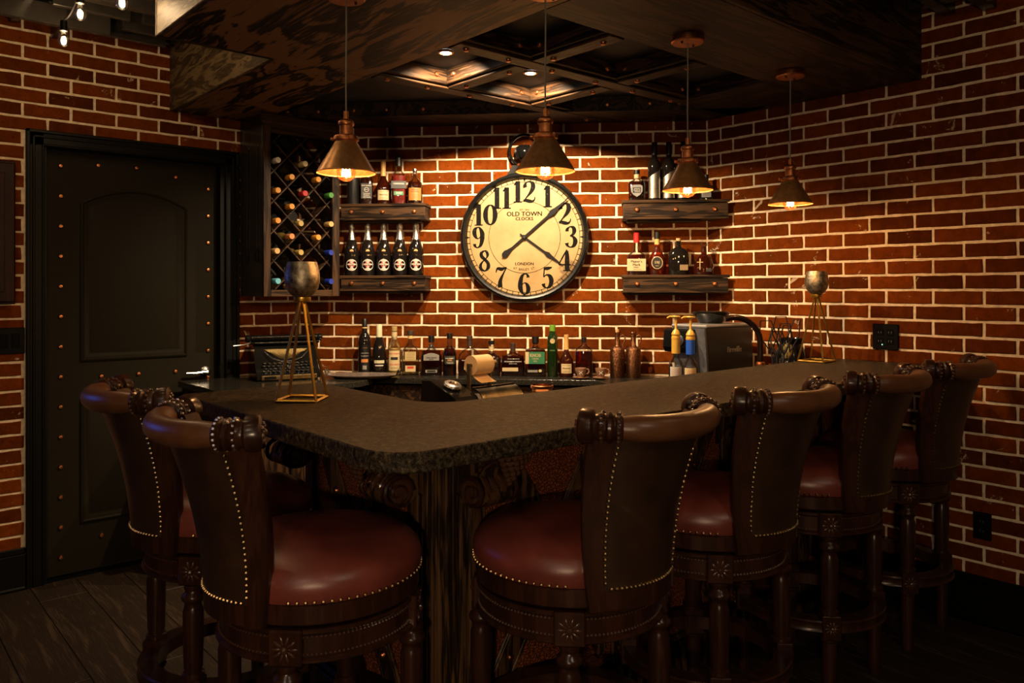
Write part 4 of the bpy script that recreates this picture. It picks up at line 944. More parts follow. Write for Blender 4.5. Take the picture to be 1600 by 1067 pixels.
# ------------------------------------------------------------------ bottles
def cam_turn(x, y): return math.atan2(-y, -x)+PI/2      # turns a thing's -y side towards the viewer
def rows_of(mb, n, w, z, dz, h=0.0016, y=0.0, R=None, rng=random.Random(11)):      # print too fine to read: broken lines
    for i in range(n):
        x = -w/2*rng.uniform(0.6, 1)
        while x < w/2*0.9:
            l = rng.uniform(0.002, 0.006); a, b = x, min(x+l, w/2)
            pts = [(a, y, z-i*dz), (b, y, z-i*dz), (b, y, z-i*dz+h), (a, y, z-i*dz+h)]
            if R: pts = [((R-y)*sin(p[0]/R), -(R-y)*cos(p[0]/R), p[2]) for p in pts]
            mb.add(pts, [(0, 1, 2, 3)]); x += l+0.0016
def make_label(t, lab):
    """lab: dict shape patch/disc/shield, w, h, z, R (curved) or y (flat), mat, prints [(mat, [(text, size, dz) | ('rows', n, w, dz, pitch)])]"""
    R = lab.get('R'); y0 = lab.get('y', 0.0); z0 = lab['z']; w, h = lab['w'], lab['h']; x0 = lab.get('x', 0.0)
    sh = lab.get('shape', 'patch')
    if sh == 'patch':
        o = [(-w/2, -h/2), (w/2, -h/2), (w/2, h/2), (-w/2, h/2)]
        n = 10; o = [(-w/2+w*i/n, -h/2) for i in range(n+1)]+[(w/2-w*i/n, h/2+lab.get('arch', 0)*sin(PI*i/n)) for i in range(n+1)]
    elif sh == 'disc': o = [(w/2*cos(2*PI*i/28), h/2*sin(2*PI*i/28)) for i in range(28)]
    elif sh == 'shield': o = [(0, -h/2), (w*0.3, -h*0.32), (w/2, -h*0.05), (w/2, h*0.38), (w*0.3, h/2), (-w*0.3, h/2), (-w/2, h*0.38), (-w/2, -h*0.05), (-w*0.3, -h*0.32)]
    elif sh == 'slant': n = 10; o = [(-w/2+w*i/n, -h/2) for i in range(n+1)]+[(w/2-w*i/n, h/2-0.045*(i/n)) for i in range(n+1)]
    th = 0.0006; m = MB(); n = len(o)
    def P(x, z, d):
        x += x0
        if R: return ((R+d)*sin(x/R), -(R+d)*cos(x/R), z0+z)
        return (x, y0-d, z0+z)
    if sh in ('patch', 'slant'):
        k = n//2; bot, top = o[:k], list(reversed(o[k:]))
        v = []; f = []
        for d in (0.0001, th):
            for (x, za), (_, zb) in zip(bot, top): v += [P(x, za, d), P(x, zb, d)]
        q = 2*k
        for i in range(k-1): f += [(2*i, 2*i+2, 2*i+3, 2*i+1), (q+2*i, q+2*i+2, q+2*i+3, q+2*i+1)]
        m.add(v, f)
    else:
        m.add([P(0, 0, th)]+[P(x, z, th) for x, z in o]+[P(x, z, 0.0001) for x, z in o], [(0, 1+i, 1+(i+1) % n) for i in range(n)]+[(1+i, 1+(i+1) % n, 1+n+(i+1) % n, 1+n+i) for i in range(n)])
    lo = m.build('label', lab['mat'], t, smooth=0)
    for mat, items in lab.get('prints', ()):
        q = MB()
        for it in items:
            yy = -(th+0.0004)
            if it[0] == 'rows': rows_of(q, it[1], it[2], z0+it[3], it[4], y=(yy if R else y0+yy), R=R)
            elif it[0] == 'disc':
                _, r, dz, r0 = it; dd = MB(); disc(dd, x0, z0+dz, r, 0, 24, r0); q.add([((R-yy*0.8)*sin(p[0]/R), -(R-yy*0.8)*cos(p[0]/R), p[2]) if R else (p[0], y0+yy*0.8, p[2]) for p in dd.v], dd.f)
            elif it[0] == 'box':
                _, bw_, bh_, dz = it; k = 6; vv = [(x0-bw_/2+bw_*i/k, z0+dz+s_*bh_/2) for i in range(k+1) for s_ in (-1, 1)]
                q.add([((R-yy*0.9)*sin(p[0]/R), -(R-yy*0.9)*cos(p[0]/R), p[1]) if R else (p[0], y0+yy*0.9, p[1]) for p in vv], [(2*i, 2*i+2, 2*i+3, 2*i+1) for i in range(k)])
            else:
                txt, size, dz = it[:3]; bold = it[3] if len(it) > 3 else size*0.02
                add_text(q, txt, size, x0, z0+dz, (yy if R else y0+yy), bold, it[4] if len(it) > 4 else 1.0, R)
        if q.v: q.build('lettering', mat, lo, smooth=0)
def bottle(label, loc, secs, body, caps=(), labels=(), liquid=None, group=None, rz=None, name='spirit_bottle', cat='bottle', seg=28, ws=1.0):
    if ws != 1.0:
        nk = min(rx for z, rx, ry, p in secs)*1.25
        g = lambda r: r*ws if r > nk*1.6 else r*(1+(ws-1)*max(0, (r-nk))/(nk*0.6))
        secs = [(z, g(rx), g(rx)*ry/rx, p) for z, rx, ry, p in secs]
        labels = [dict(l, w=l['w']*ws, x=l.get('x', 0)*ws, **({'y': l['y']*ws} if 'y' in l else {}), **({'R': l['R']*ws} if 'R' in l else {})) for l in labels]
    t = thing(name, label, cat, loc, cam_turn(loc[0], loc[1]) if rz is None else rz, group)
    MB().loft(secs, seg).build('glass_body', body, t, smooth=50)
    if liquid:
        zt, mat = liquid; ins = [(max(z, 0.004), rx-0.003, ry-0.003, p) for z, rx, ry, p in secs if z < zt]
        z, rx, ry, p = ins[-1]; ins.append((zt, rx, ry, p)); MB().loft(ins, seg).build('liquid', mat, t, smooth=50)
    for nm, prof, mat in caps: MB().lathe(prof, 20).build(nm, mat, t)
    for lb in labels: make_label(t, lb)
    return t
def cyl(z0, z1, r, b=0.0015): return [(0, z0), (r-b, z0), (r, z0+b), (r, z1-b), (r-b, z1), (0, z1)]
def sec_round(pr, p=2.0): return [(z, r, r, p) for r, z in pr]
def sq(pr, p=5.0, dr=1.0):        # (z, half width): square-ish section below, round neck
    return [(z, w, w*d_, e) for z, w, d_, e in pr]

# five sparkling wine bottles
for i, (tt, pos) in enumerate(zip((0.336, 0.430, 0.523, 0.616, 0.709), ('leftmost, beside the wine rack', 'second from the wine rack', 'middle of the five', 'fourth from the wine rack', 'rightmost of the five'))):
    R = 0.0435
    t = bottle('dark sparkling wine bottle with silver foil neck, '+pos, cw(tt, 0.075, ST_L2), sec_round([(0.040, 0), (R, 0.004), (R, 0.12), (0.0425, 0.135), (0.036, 0.165), (0.026, 0.195), (0.019, 0.215), (0.0155, 0.24), (0.0145, 0.285)]), 'dark_glass',
        [('foil', [(0.0212, 0.205), (0.0196, 0.216), (0.0165, 0.240), (0.0155, 0.268), (0.0175, 0.272), (0.0178, 0.290), (0.013, 0.301), (0, 0.303)], 'foil')] if False else [('foil', [(0.0235, 0.2035), (0.0198, 0.2165), (0.0164, 0.2405), (0.0157, 0.266), (0.0182, 0.270), (0.0182, 0.288), (0.0135, 0.299), (0, 0.301)], M.setdefault('foil', metal_mat('silver_foil', (0.48, 0.45, 0.42), (0.75, 0.71, 0.66), (0.22, 0.4), 120, bmp=0.5)))],
        [dict(shape='disc', w=0.066, h=0.066, z=0.060, R=R, mat=WHITE, prints=[(INKR, [('disc', 0.0165, 0.003, 0)]), (INKB, [('box', 0.058, 0.0125, 0.003)]), (INKW, [('MARTINI', 0.0125, 0.0032, 0.0004, 1.05)])]),
         dict(shape='disc', w=0.022, h=0.022, z=0.137, R=0.0415, mat=GOLDP, prints=[(INKR, [('disc', 0.0075, 0, 0.006)])])], group='sparkling wine bottles on the lower left shelf', name='sparkling_wine_bottle')
# upper left shelf
zs = ST_L1
t = thing('drink_canister', 'plain black cylindrical canister on the upper left shelf beside the rack', 'canister', cw(0.345, 0.075, zs), CANG)
MB().lathe([(0, 0), (0.034, 0), (0.035, 0.002), (0.035, 0.205), (0, 0.205)], 28).build('tube', 'black_metal', t); MB().lathe([(0, 0.2052), (0.036, 0.2052), (0.036, 0.225), (0.033, 0.228), (0, 0.228)], 28).build('lid', 'black_gloss', t)
sqb = [(0.0, .034, 1, 5), (0.003, .036, 1, 5), (0.135, .036, 1, 5), (0.152, .033, 1, 4), (0.166, .022, 1, 2.6), (0.178, .0145, 1, 2), (0.225, .0135, 1, 2)]
bottle('square whiskey bottle with a black label, left of the cognac on the upper shelf', cw(0.422, 0.072, zs), sq(sqb), 'glass', [('cap', cyl(0.2255, 0.252, 0.0155), BLACKL)],
    [dict(w=0.060, h=0.085, z=0.076, y=-0.0362, mat=BLACKL, prints=[(INKW, [("JACK DANIEL'S", 0.0085, 0.031, 0.0003, 0.95), ('disc', 0.013, 0.008, 0.0115), ('No.7', 0.008, 0.008), ('Tennessee', 0.009, -0.013), ('WHISKEY', 0.0085, -0.023), ('rows', 2, 0.045, -0.032, 0.005)])])], (0.165, M['amber_dark']))
cog = [(0.041, 0), (0.043, 0.004), (0.0425, 0.09), (0.040, 0.105), (0.030, 0.125), (0.020, 0.142), (0.0145, 0.158), (0.013, 0.195), (0.013, 0.232)]
def cognac(lb, loc, sc=1.0):
    return bottle(lb, loc, [(z*sc, rx*sc, ry*sc, p) for z, rx, ry, p in sec_round(cog)], 'amber_dark', [('neck_foil', [(0.0152*sc, 0.163*sc), (0.0140*sc, 0.20*sc), (0.0140*sc, 0.236*sc), (0.0145*sc, 0.238*sc), (0.0145*sc, 0.252*sc), (0, 0.252*sc)], colour('gold_foil', (0.60, 0.34, 0.10), 0.4))],
        [dict(w=0.066*sc, h=0.056*sc, z=0.052*sc, R=0.0432*sc, mat=CREAM, prints=[(INKB, [('Hennessy', 0.0125*sc, 0.002*sc, 0.0003), ('rows', 1, 0.05*sc, 0.019*sc, 0.004), ('rows', 2, 0.05*sc, -0.016*sc, 0.005)])])])
cognac('cognac bottle with cream label and gold neck on the upper left shelf', cw(0.520, 0.072, zs))
bottle('tall dark spirit bottle with a long black cap on the upper left shelf', cw(0.610, 0.075, zs), sq([(0, .036, 1, 4), (.003, .0375, 1, 4), (.15, .0375, 1, 4), (.172, .030, 1, 3), (.19, .018, 1, 2), (.215, .016, 1, 2)]), 'glass', [('cap', cyl(0.2155, 0.282, 0.0185), BLACKL)],
    [dict(w=0.074, h=0.042, z=0.108, y=-0.0378, mat=BLACKL, prints=[(INKW, [('rows', 1, 0.058, 0.004, 0.004)]), (GREYL, [('box', 0.062, 0.010, 0.006)])]), dict(w=0.048, h=0.022, z=0.060, y=-0.0378, mat=GREENL, prints=[(INKW, [('rows', 3, 0.04, 0.005, 0.005)])])], (0.16, colour('red_spirit', (0.16, 0.012, 0.008), 0.15)), ws=1.15)
bottle('amber whisky bottle with an orange label, rightmost on the upper left shelf', cw(0.703, 0.072, zs), sec_round([(.037, 0), (.039, .004), (.0385, .10), (.036, .118), (.026, .135), (.016, .148), (.0125, .158), (.012, .182)]), 'glass', [('stopper', [(0, .1825), (.0125, .1825), (.0135, .185), (.012, .200), (0, .203)], 'steel')],
    [dict(w=0.070, h=0.070, z=0.055, R=0.0392, mat=ORANGE, prints=[(INKB, [('MONKEY', 0.0095, 0.024, 0.0003), ('SHOULDER', 0.0095, 0.013, 0.0003), ('rows', 4, 0.05, -0.004, 0.007)])])], (0.125, M['amber_dark']), ws=1.12)
# upper right shelf
zs = ST_R1
bottle('squat square whiskey decanter with a shield label, leftmost on the upper right shelf', cw(1.945, 0.072, zs), sq([(0, .038, .7, 5), (.003, .040, .7, 5), (.095, .044, .7, 4), (.106, .040, .7, 3), (.118, .022, .85, 2.4), (.125, .0145, 1, 2), (.15, .014, 1, 2)]), 'glass', [('neck_band', [(.0148, .126), (.0152, .126), (.0152, .148), (.0148, .148)], CREAM), ('stopper', cyl(.1505, .172, .0165), BLACKL)],
    [dict(shape='shield', w=0.056, h=0.066, z=0.055, y=-0.0302, mat=GREYL, prints=[(BLACKL, [('box', 0.044, 0.030, 0.004)]), (INKW, [('rows', 4, 0.036, 0.012, 0.006)])])], (0.108, M['amber_dark']), ws=1.1)
wine = [(0.034, 0), (0.0365, 0.004), (0.0365, 0.185), (0.034, 0.205), (0.024, 0.225), (0.0155, 0.24), (0.0140, 0.255), (0.0138, 0.285)]
SILV = M.setdefault('silver_label', metal_mat('silver_label', (0.50, 0.46, 0.38), (0.62, 0.57, 0.48), (0.3, 0.42), 50))
for tt, pos in ((2.040, 'left of three on the upper right shelf'), (2.118, 'middle of three on the upper right shelf'), (2.196, 'half hidden behind the third pendant lamp')):
    bottle('black wine bottle with a slanted silver label, '+pos, cw(tt, 0.072, zs), sec_round(wine), 'dark_glass', [('capsule', [(0.0146, 0.252), (0.0148, 0.318), (0.0135, 0.322), (0, 0.322)], BLACKL)],
        [dict(shape='slant', w=0.070, h=0.155, z=0.092, R=0.0367, mat=SILV, prints=[(INKB, [('rows', 1, 0.05, -0.028, 0.01)])])], group='wine bottles on the upper right shelf', name='wine_bottle')
bottle('small dark bottle at the right end of the upper right shelf', cw(2.318, 0.080, zs), sq([(0, .036, .8, 4), (.003, .037, .8, 4), (.075, .037, .8, 4), (.09, .02, .9, 2), (.105, .012, 1, 2), (.12, .012, 1, 2)]), 'dark_glass', [('cap', cyl(.1205, .14, .013), BLACKL)], [dict(w=0.05, h=0.03, z=0.03, y=-0.0298, mat=GREYL, prints=[(INKB, [('rows', 3, 0.04, 0.006, 0.006)])])])
# lower right shelf
zs = ST_R2
mk = sq([(0, .040, .75, 4), (.003, .042, .75, 4), (.10, .042, .75, 4), (.112, .039, .78, 3), (.128, .024, .9, 2.3), (.142, .016, 1, 2), (.20, .0145, 1, 2)])
bottle('bourbon bottle sealed in dripping red wax with a cream label', cw(1.943, 0.072, zs), mk, 'glass', [('wax_seal', [(.0175, .178), (.0172, .19), (.016, .20), (.0165, .214), (.016, .228), (.012, .232), (0, .232)], RED)],
    [dict(w=0.086, h=0.066, z=0.055, y=-0.0325, mat=CREAM, prints=[(INKB, [("Maker's", 0.020, 0.018, 0.0006), ('Mark', 0.020, 0.000, 0.0006), ('WHISKY', 0.0085, -0.014, 0.0003), ('rows', 2, 0.055, -0.024, 0.005)])])], (0.112, M['amber']), ws=1.17)
bottle('brandy bottle with an oval black label and a tall black cap', cw(2.055, 0.072, zs), sq([(0, .036, .8, 2.2), (.004, .041, .8, 2.2), (.05, .046, .8, 2.1), (.085, .044, .8, 2), (.12, .028, .85, 2), (.145, .017, 1, 2), (.175, .0135, 1, 2), (.195, .0135, 1, 2)]), 'amber', [('neck_foil', [(.0145, .160), (.0142, .196)], colour('gold_foil', (0.6, 0.34, 0.1), 0.4)), ('cap', cyl(.1955, .236, .0152), BLACKL)],
    [dict(shape='disc', w=0.056, h=0.068, z=0.066, y=-0.0372, mat=CREAM, prints=[]), dict(shape='disc', w=0.050, h=0.062, z=0.066, y=-0.0380, mat=BLACKL, prints=[(CREAM, [('E&J', 0.019, 0.002, 0.0006), ('VSOP', 0.008, -0.017, 0.0002)])])], ws=1.08)
t = bottle('black embossed round-shouldered bottle with a cork', cw(2.170, 0.074, zs), sq([(0, .044, .75, 3), (.003, .046, .75, 3), (.105, .046, .75, 3), (.125, .043, .75, 2.6), (.14, .032, .8, 2.2), (.15, .017, 1, 2), (.158, .0135, 1, 2), (.185, .0135, 1, 2)]), 'dark_glass', [('cork', [(0, .1855), (.012, .1855), (.0135, .190), (.0135, .200), (0, .201)], TAN)],
    [dict(w=0.036, h=0.030, z=0.040, x=0.024, y=-0.0352, mat=colour('brown_tag', (0.20, 0.13, 0.06)), prints=[(INKB, [])])], ws=1.2)
m = MB(); rr = random.Random(9)
for i in range(26): m.ball((rr.uniform(-.034, .034), -0.0345, rr.uniform(.055, .128)), rr.uniform(.003, .006), 6, 4, None, (1.6, .3, .7))
m.build('embossing', 'dark_glass', t, kind='stuff')
bottle('squat dark cognac decanter with a gold cross, rightmost on the lower right shelf', cw(2.305, 0.082, zs), sq([(0, .046, .8, 2.2), (.004, .050, .8, 2.2), (.03, .049, .8, 2.1), (.08, .040, .8, 2), (.10, .028, .85, 2), (.112, .0155, 1, 2), (.155, .0135, 1, 2)]), 'amber_dark', [('stopper', [(0, .1552), (.017, .1555), (.0185, .160), (.0185, .168), (.016, .172), (0, .172)], 'glass')],
    [dict(w=0.003, h=0.060, z=0.058, x=-0.018, y=-0.0385, mat=GOLDP), dict(w=0.028, h=0.003, z=0.068, x=-0.018, y=-0.0388, mat=GOLDP), dict(w=0.024, h=0.018, z=0.026, x=0.022, y=-0.0402, mat=BLACKL)], (0.105, colour('cognac', (0.035, 0.009, 0.004), 0.12)), ws=1.16)
# bottles standing on the back counter
zs = CT; O = 0.085
bottle('tall black wine bottle with gold neck rings, leftmost on the counter', cw(0.415, O, zs), sec_round([(z and r, z) if False else (r, z) for r, z in wine]), 'dark_glass', [('capsule', [(0.0150, 0.236), (0.0148, 0.252), (0.0148, 0.312), (0.013, 0.315), (0, 0.315)], BLACKL), ('neck_rings', [(0.0150, 0.262), (0.0153, 0.262), (0.0153, 0.268), (0.0150, 0.268)], GOLDP)],
    [dict(w=0.052, h=0.150, z=0.092, R=0.0368, mat=BLACKL, prints=[(ORANGE, [('box', 0.038, 0.018, -0.012), ('rows', 1, 0.03, 0.060, 0.01)]), (INKW, [('rows', 2, 0.044, 0.030, 0.016)]), (GREYL, [('box', 0.022, 0.022, -0.050)])])], name='wine_bottle')
bottle('dark sparkling bottle with a pale cream capsule on the counter', cw(0.500, O, zs), sec_round([(.037, 0), (.040, .004), (.040, .10), (.036, .14), (.028, .175), (.020, .205), (.016, .222), (.0155, .24)]), 'dark_glass', [('capsule', [(0.0185, .212), (.0168, .225), (.0165, .280), (.0145, .284), (0, .284)], colour('pale_capsule', (0.52, 0.50, 0.33)))],
    [dict(w=0.060, h=0.016, z=0.075, R=0.0402, mat=colour('pale_capsule', (0.52, 0.50, 0.33)), prints=[(INKB, [('rows', 1, 0.05, -0.001, 0.01)])]), dict(w=0.048, h=0.007, z=0.054, R=0.0402, mat=WHITE)], name='wine_bottle')
bottle('yellow egg nog bottle with a cream label', cw(0.587, O, zs), sec_round([(.036, 0), (.038, .004), (.038, .14), (.036, .155), (.026, .18), (.0165, .198), (.0155, .245)]), 'glass', [('neck_label', [(.0162, .200), (.0162, .242)], CREAM), ('cap', cyl(.2455, .272, .0165), colour('dull_gold', (0.34, 0.24, 0.09)))],
    [dict(w=0.066, h=0.112, z=0.082, R=0.0382, mat=CREAM, prints=[(INKR, [('New England', 0.0115, 0.040, 0.0004), ('EGG NOG', 0.0125, -0.022, 0.0005)]), (INKB, [('box', 0.040, 0.016, 0.012), ('rows', 2, 0.045, -0.040, 0.005)])])], (0.148, colour('egg_nog', (0.62, 0.42, 0.12), 0.4)))
bottle('clear square tequila bottle with a dark stopper and small red label', cw(0.680, O, zs), sq([(0, .042, .6, 5), (.003, .044, .6, 5), (.125, .044, .6, 5), (.14, .040, .65, 3.4), (.165, .022, .85, 2.2), (.182, .014, 1, 2), (.225, .0135, 1, 2)]), 'glass', [('neck_ring', [(.0142, .205), (.0150, .205), (.0150, .222), (.0142, .222)], GOLDP), ('stopper', cyl(.2255, .250, .020), colour('dark_wood_cap', (0.035, 0.02, 0.012)))],
    [dict(w=0.052, h=0.034, z=0.038, y=-0.0268, mat=CREAM, prints=[(INKR, [('box', 0.036, 0.013, 0.006)])]), dict(w=0.056, h=0.050, z=0.108, y=-0.0268, mat=colour('pale_gold', (0.42, 0.32, 0.14)), prints=[(INKB, [('rows', 5, 0.046, 0.018, 0.009)])])], (0.11, see_through('pale_tequila', (0.92, 0.86, 0.66))), ws=1.1)
gj = sq([(0, .046, .6, 5), (.003, .048, .6, 5), (.10, .048, .6, 5), (.12, .044, .65, 3.6), (.145, .022, .85, 2.4), (.156, .014, 1, 2), (.185, .0135, 1, 2)])
bottle('flat amber whiskey bottle with an arched grey label and square black cap', cw(0.800, O, zs), gj, 'glass', [('neck_badge', [(.0150, .156), (.0160, .160), (.0150, .172)], 'steel'), ('cap', cyl(.1855, .222, .0175), BLACKL)],
    [dict(w=0.070, h=0.030, z=0.100, y=-0.0292, arch=0.012, mat=GREYL, prints=[(INKB, [('GENTLEMAN', 0.0100, 0.000, 0.0004), ('JACK', 0.0105, -0.0095, 0.0004)])]), dict(w=0.052, h=0.015, z=0.025, y=-0.0292, mat=GREYL, prints=[(INKB, [('box', 0.047, 0.0105, 0)])])], (0.14, M['amber_dark']), ws=1.24)
bottle('slim whiskey bottle with a small dark label and black cap', cw(0.905, O, zs), sec_round([(.032, 0), (.034, .004), (.034, .125), (.031, .14), (.020, .155), (.0145, .17), (.0135, .205)]), 'glass', [('cap', cyl(.2055, .236, .0165), BLACKL)],
    [dict(w=0.056, h=0.046, z=0.088, R=0.0342, mat=colour('olive_label', (0.035, 0.035, 0.02)), prints=[(INKW, [("JACK DANIEL'S", 0.0075, 0.010, 0.0003), ('rows', 2, 0.04, -0.012, 0.006)]), (ORANGE, [('box', 0.024, 0.007, 0.0)])])], (0.15, M['amber_dark']), ws=1.12)
wf = sq([(0, .050, .5, 4), (.003, .053, .5, 4), (.085, .053, .5, 4), (.115, .050, .5, 3), (.14, .036, .6, 2.4), (.152, .018, .9, 2), (.160, .0135, 1, 2), (.20, .0125, 1, 2)])
bottle('broad clear bourbon bottle two thirds full with an arched shoulder', cw(1.018, O, zs), wf, 'glass', [('neck_sleeve', [(.0142, .163), (.0142, .2)], colour('dark_wood_cap', (0.035, 0.02, 0.012))), ('stopper', cyl(.2005, .222, .0165), colour('dark_wood_cap', (0.035, 0.02, 0.012)))],
    [dict(w=0.050, h=0.018, z=0.045, y=-0.0272, x=0.0, mat=CREAM, prints=[(INKB, [('rows', 2, 0.035, 0.001, 0.006)])]), dict(w=0.001, h=0.001, z=0.084, y=-0.0270, mat=GOLDP, prints=[(INKW, [('WOODFORD RESERVE', 0.0085, 0.003, 0.0002)])])], (0.092, M['amber_dark']), ws=1.22)
bottle('dark whiskey decanter with a cream neck band behind the paper roll', cw(1.141, O, zs), sq([(0, .040, .7, 5), (.003, .042, .7, 5), (.095, .046, .7, 4), (.108, .040, .7, 3), (.122, .022, .85, 2.4), (.132, .0145, 1, 2), (.175, .014, 1, 2)]), 'glass', [('neck_band', [(.0148, .140), (.0152, .140), (.0152, .164), (.0148, .164)], CREAM), ('stopper', cyl(.1755, .196, .018), BLACKL)],
    [dict(w=0.060, h=0.046, z=0.075, y=-0.0308, mat=BLACKL, prints=[(INKW, [("JACK DANIEL'S", 0.008, 0.008, 0.0003), ('rows', 2, 0.04, -0.01, 0.006)])])], (0.112, M['amber_dark']), ws=1.2)
bottle('low dark bourbon bottle with white print and a wide shoulder', cw(1.262, O, zs), [(z*0.84, rx, ry, p) for z, rx, ry, p in wf], 'glass', [('neck_sleeve', [(.0142, .137), (.0142, .168)], colour('dark_wood_cap', (0.035, 0.02, 0.012))), ('stopper', cyl(.1685, .184, .0135), colour('dark_wood_cap', (0.035, 0.02, 0.012)))],
    [dict(w=0.070, h=0.020, z=0.040, y=-0.0272, x=-0.012, mat=CREAM), dict(w=0.001, h=0.001, z=0.085, y=-0.0270, mat=GOLDP, prints=[(INKW, [('WOODFORD RESERVE', 0.0095, -0.002, 0.0002), ('DOUBLE OAKED', 0.006, -0.014), ('rows', 1, 0.075, 0.012, 0.01)])])], (0.115, M['amber_dark']), ws=1.25)
bottle('square rye bottle with a green label and angular black cap', cw(1.387, O, zs), sq([(0, .046, .6, 6), (.003, .048, .6, 6), (.135, .048, .6, 6), (.148, .044, .65, 4), (.16, .022, .85, 2.4), (.168, .015, 1, 2), (.178, .0145, 1, 2)]), 'glass', [('cap', [(0, .1785), (.014, .1785), (.020, .185), (.020, .220), (0, .220)], BLACKL)],
    [dict(w=0.086, h=0.066, z=0.105, y=-0.0292, mat=GREENL, prints=[(CREAM, [('KNOB', 0.027, 0.013, 0.0008, 0.8), ('CREEK', 0.012, -0.005, 0.0004, 1.1), ('RYE', 0.011, -0.019, 0.0005)])]), dict(w=0.016, h=0.066, z=0.105, x=-0.038, y=-0.0299, mat=CREAM), dict(w=0.046, h=0.012, z=0.032, x=-0.012, y=-0.0292, mat=GREYL), dict(shape='disc', w=0.015, h=0.015, z=0.034, x=0.022, y=-0.0292, mat=CREAM)], (0.148, M['amber_dark']), ws=1.2)
bottle('tall slender green glass vodka bottle with a lime green cap', cw(1.482, O, zs), sec_round([(.027, 0), (.029, .004), (.029, .19), (.0275, .215), (.022, .232), (.0165, .242), (.016, .25)]), 'green_glass', [('cap', cyl(.2505, .285, .0165), colour('lime_cap', (0.12, 0.28, 0.02), 0.4))],
    [dict(shape='disc', w=0.028, h=0.028, z=0.198, R=0.0292, mat=colour('gilt', (0.45, 0.33, 0.16), 0.35)), dict(w=0.03, h=0.006, z=0.146, R=0.0293, mat=colour('leaf_green', (0.06, 0.12, 0.03)))])
cognac('cognac bottle with cream label and gold neck on the counter beside the green bottle', cw(1.559, O, zs), 0.92)
bottle('flat red-amber bottle with black cap behind the coffee cup', cw(1.655, O-0.02, zs), sq([(0, .040, .6, 3), (.003, .042, .6, 3), (.14, .042, .6, 3), (.156, .036, .65, 2.6), (.17, .022, .8, 2), (.180, .014, 1, 2), (.19, .013, 1, 2)]), 'glass', [('cap', cyl(.1905, .216, .0145), BLACKL)], (), (0.14, see_through('red_spirit_liquid', (0.50, 0.06, 0.012), 0.1, body=0.3, bodycol=(0.14, 0.014, 0.004))), ws=1.15)
# cups and saucers
for tt, lb in ((1.640, 'left'), (1.748, 'right')):
    p = cw(tt, 0.185, CT)
    s_ = MB().lathe([(0, 0.0), (0.022, 0.0), (0.026, 0.004), (0.044, 0.009), (0.044, 0.011), (0.026, 0.008), (0, 0.008)], 28).build('saucer', M.setdefault('espresso_china', plain('copper_china', (0.26, 0.14, 0.08), 0.2)), loc=p)
    tag(s_, lb+' small copper-brown saucer on the counter', 'saucer', 'espresso saucers')
    t = thing('espresso_cup', lb+' small copper-brown espresso cup on its saucer', 'cup', (p[0], p[1], p[2]+0.0085), cam_turn(p[0], p[1]), 'espresso cups')
    MB().lathe([(0, 0.0), (0.018, 0.0), (0.017, 0.006), (0.024, 0.018), (0.030, 0.040), (0.031, 0.050), (0.029, 0.050), (0.027, 0.038), (0.020, 0.012), (0, 0.010)], 28).build('bowl', M['espresso_china'], t)
    MB().tube([(0.028, 0, 0.044), (0.040, 0, 0.044), (0.045, 0, 0.032), (0.038, 0, 0.020), (0.024, 0, 0.018)], 0.003, 8).build('handle', M['espresso_china'], t)
    m = MB(); ribbon(m, [(-0.010, 0.020, 0.002), (0.010, 0.036, 0.002)], y=0); ribbon(m, [(0.010, 0.020, 0.002), (-0.010, 0.036, 0.002)], y=0); m.v = [((0.0285)*sin(x/0.0285), -0.0290*cos(x/0.0285)-0.0008, z) for x, y, z in m.v]; m.build('emblem', INKW, t, smooth=0)
# hammered copper bottles with handles
for tt, lb, cork in ((1.838, 'hammered copper bottle with handle and cork, left of the pair', True), (1.925, 'hammered copper bottle with handle and open neck, right of the pair', False)):
    p = cw(tt, 0.10, CT); t = thing('copper_bottle', lb, 'bottle', p, cam_turn(p[0], p[1]), 'hammered copper bottles')
    MB().lathe([(0, 0), (0.038, 0), (0.040, 0.003), (0.040, 0.150), (0.038, 0.158), (0.030, 0.166), (0.018, 0.172), (0.0145, 0.180), (0.0135, 0.235), (0.015, 0.240), (0.0165, 0.246), (0.0150, 0.250), (0.011, 0.250), (0.011, 0.235)], 28, cap=False).build('body', 'hammered', t)
    MB().tube([(0.013, 0, 0.225), (0.030, 0, 0.232), (0.042, 0, 0.222), (0.040, 0, 0.20), (0.030, 0, 0.182), (0.033, 0, 0.164)], 0.0042, 8).build('handle', 'hammered', t)
    if cork: MB().lathe([(0, .251), (.010, .240), (.0115, .262), (0, .264)], 14).build('cork', TAN, t)

# ------------------------------------------------------------------ wine rack on the left wall
RX0, RX1, RYF, RZ0, RZ1 = 1.735, 2.180, 3.985, 1.364, SOF-0.004
rk = thing('wine_rack', 'tall dark wood wine rack with diamond lattice fixed to the wall', 'wine rack')
YB = YL-0.008
for a, b in ((RX0, RX0+0.016), ):
    MB().box(a, b, RYF+0.02, YB, RZ0, RZ1, 0.002).build('side_panel', 'board_black', rk, smooth=0)
MB().box(RX1-0.016, RX1, RYF+0.02, 4.19, RZ0, RZ1, 0.002).build('side_panel', 'oak_z', rk, smooth=0)
MB().box(RX0, RX0+0.040, RYF, RYF+0.019, RZ0, RZ1, 0.002).build('face_stile', 'oak_z', rk, smooth=0); MB().box(RX1-0.046, RX1, RYF, RYF+0.019, RZ0, RZ1, 0.002).build('face_stile', 'oak_z', rk, smooth=0)
MB().box(RX0+0.041, RX1-0.047, RYF, RYF+0.019, RZ0, RZ0+0.036, 0.002).build('face_rail', 'oak_x', rk, smooth=0); MB().box(RX0+0.041, RX1-0.047, RYF, RYF+0.019, RZ1-0.10, RZ1, 0.002).build('face_rail', 'oak_x', rk, smooth=0)
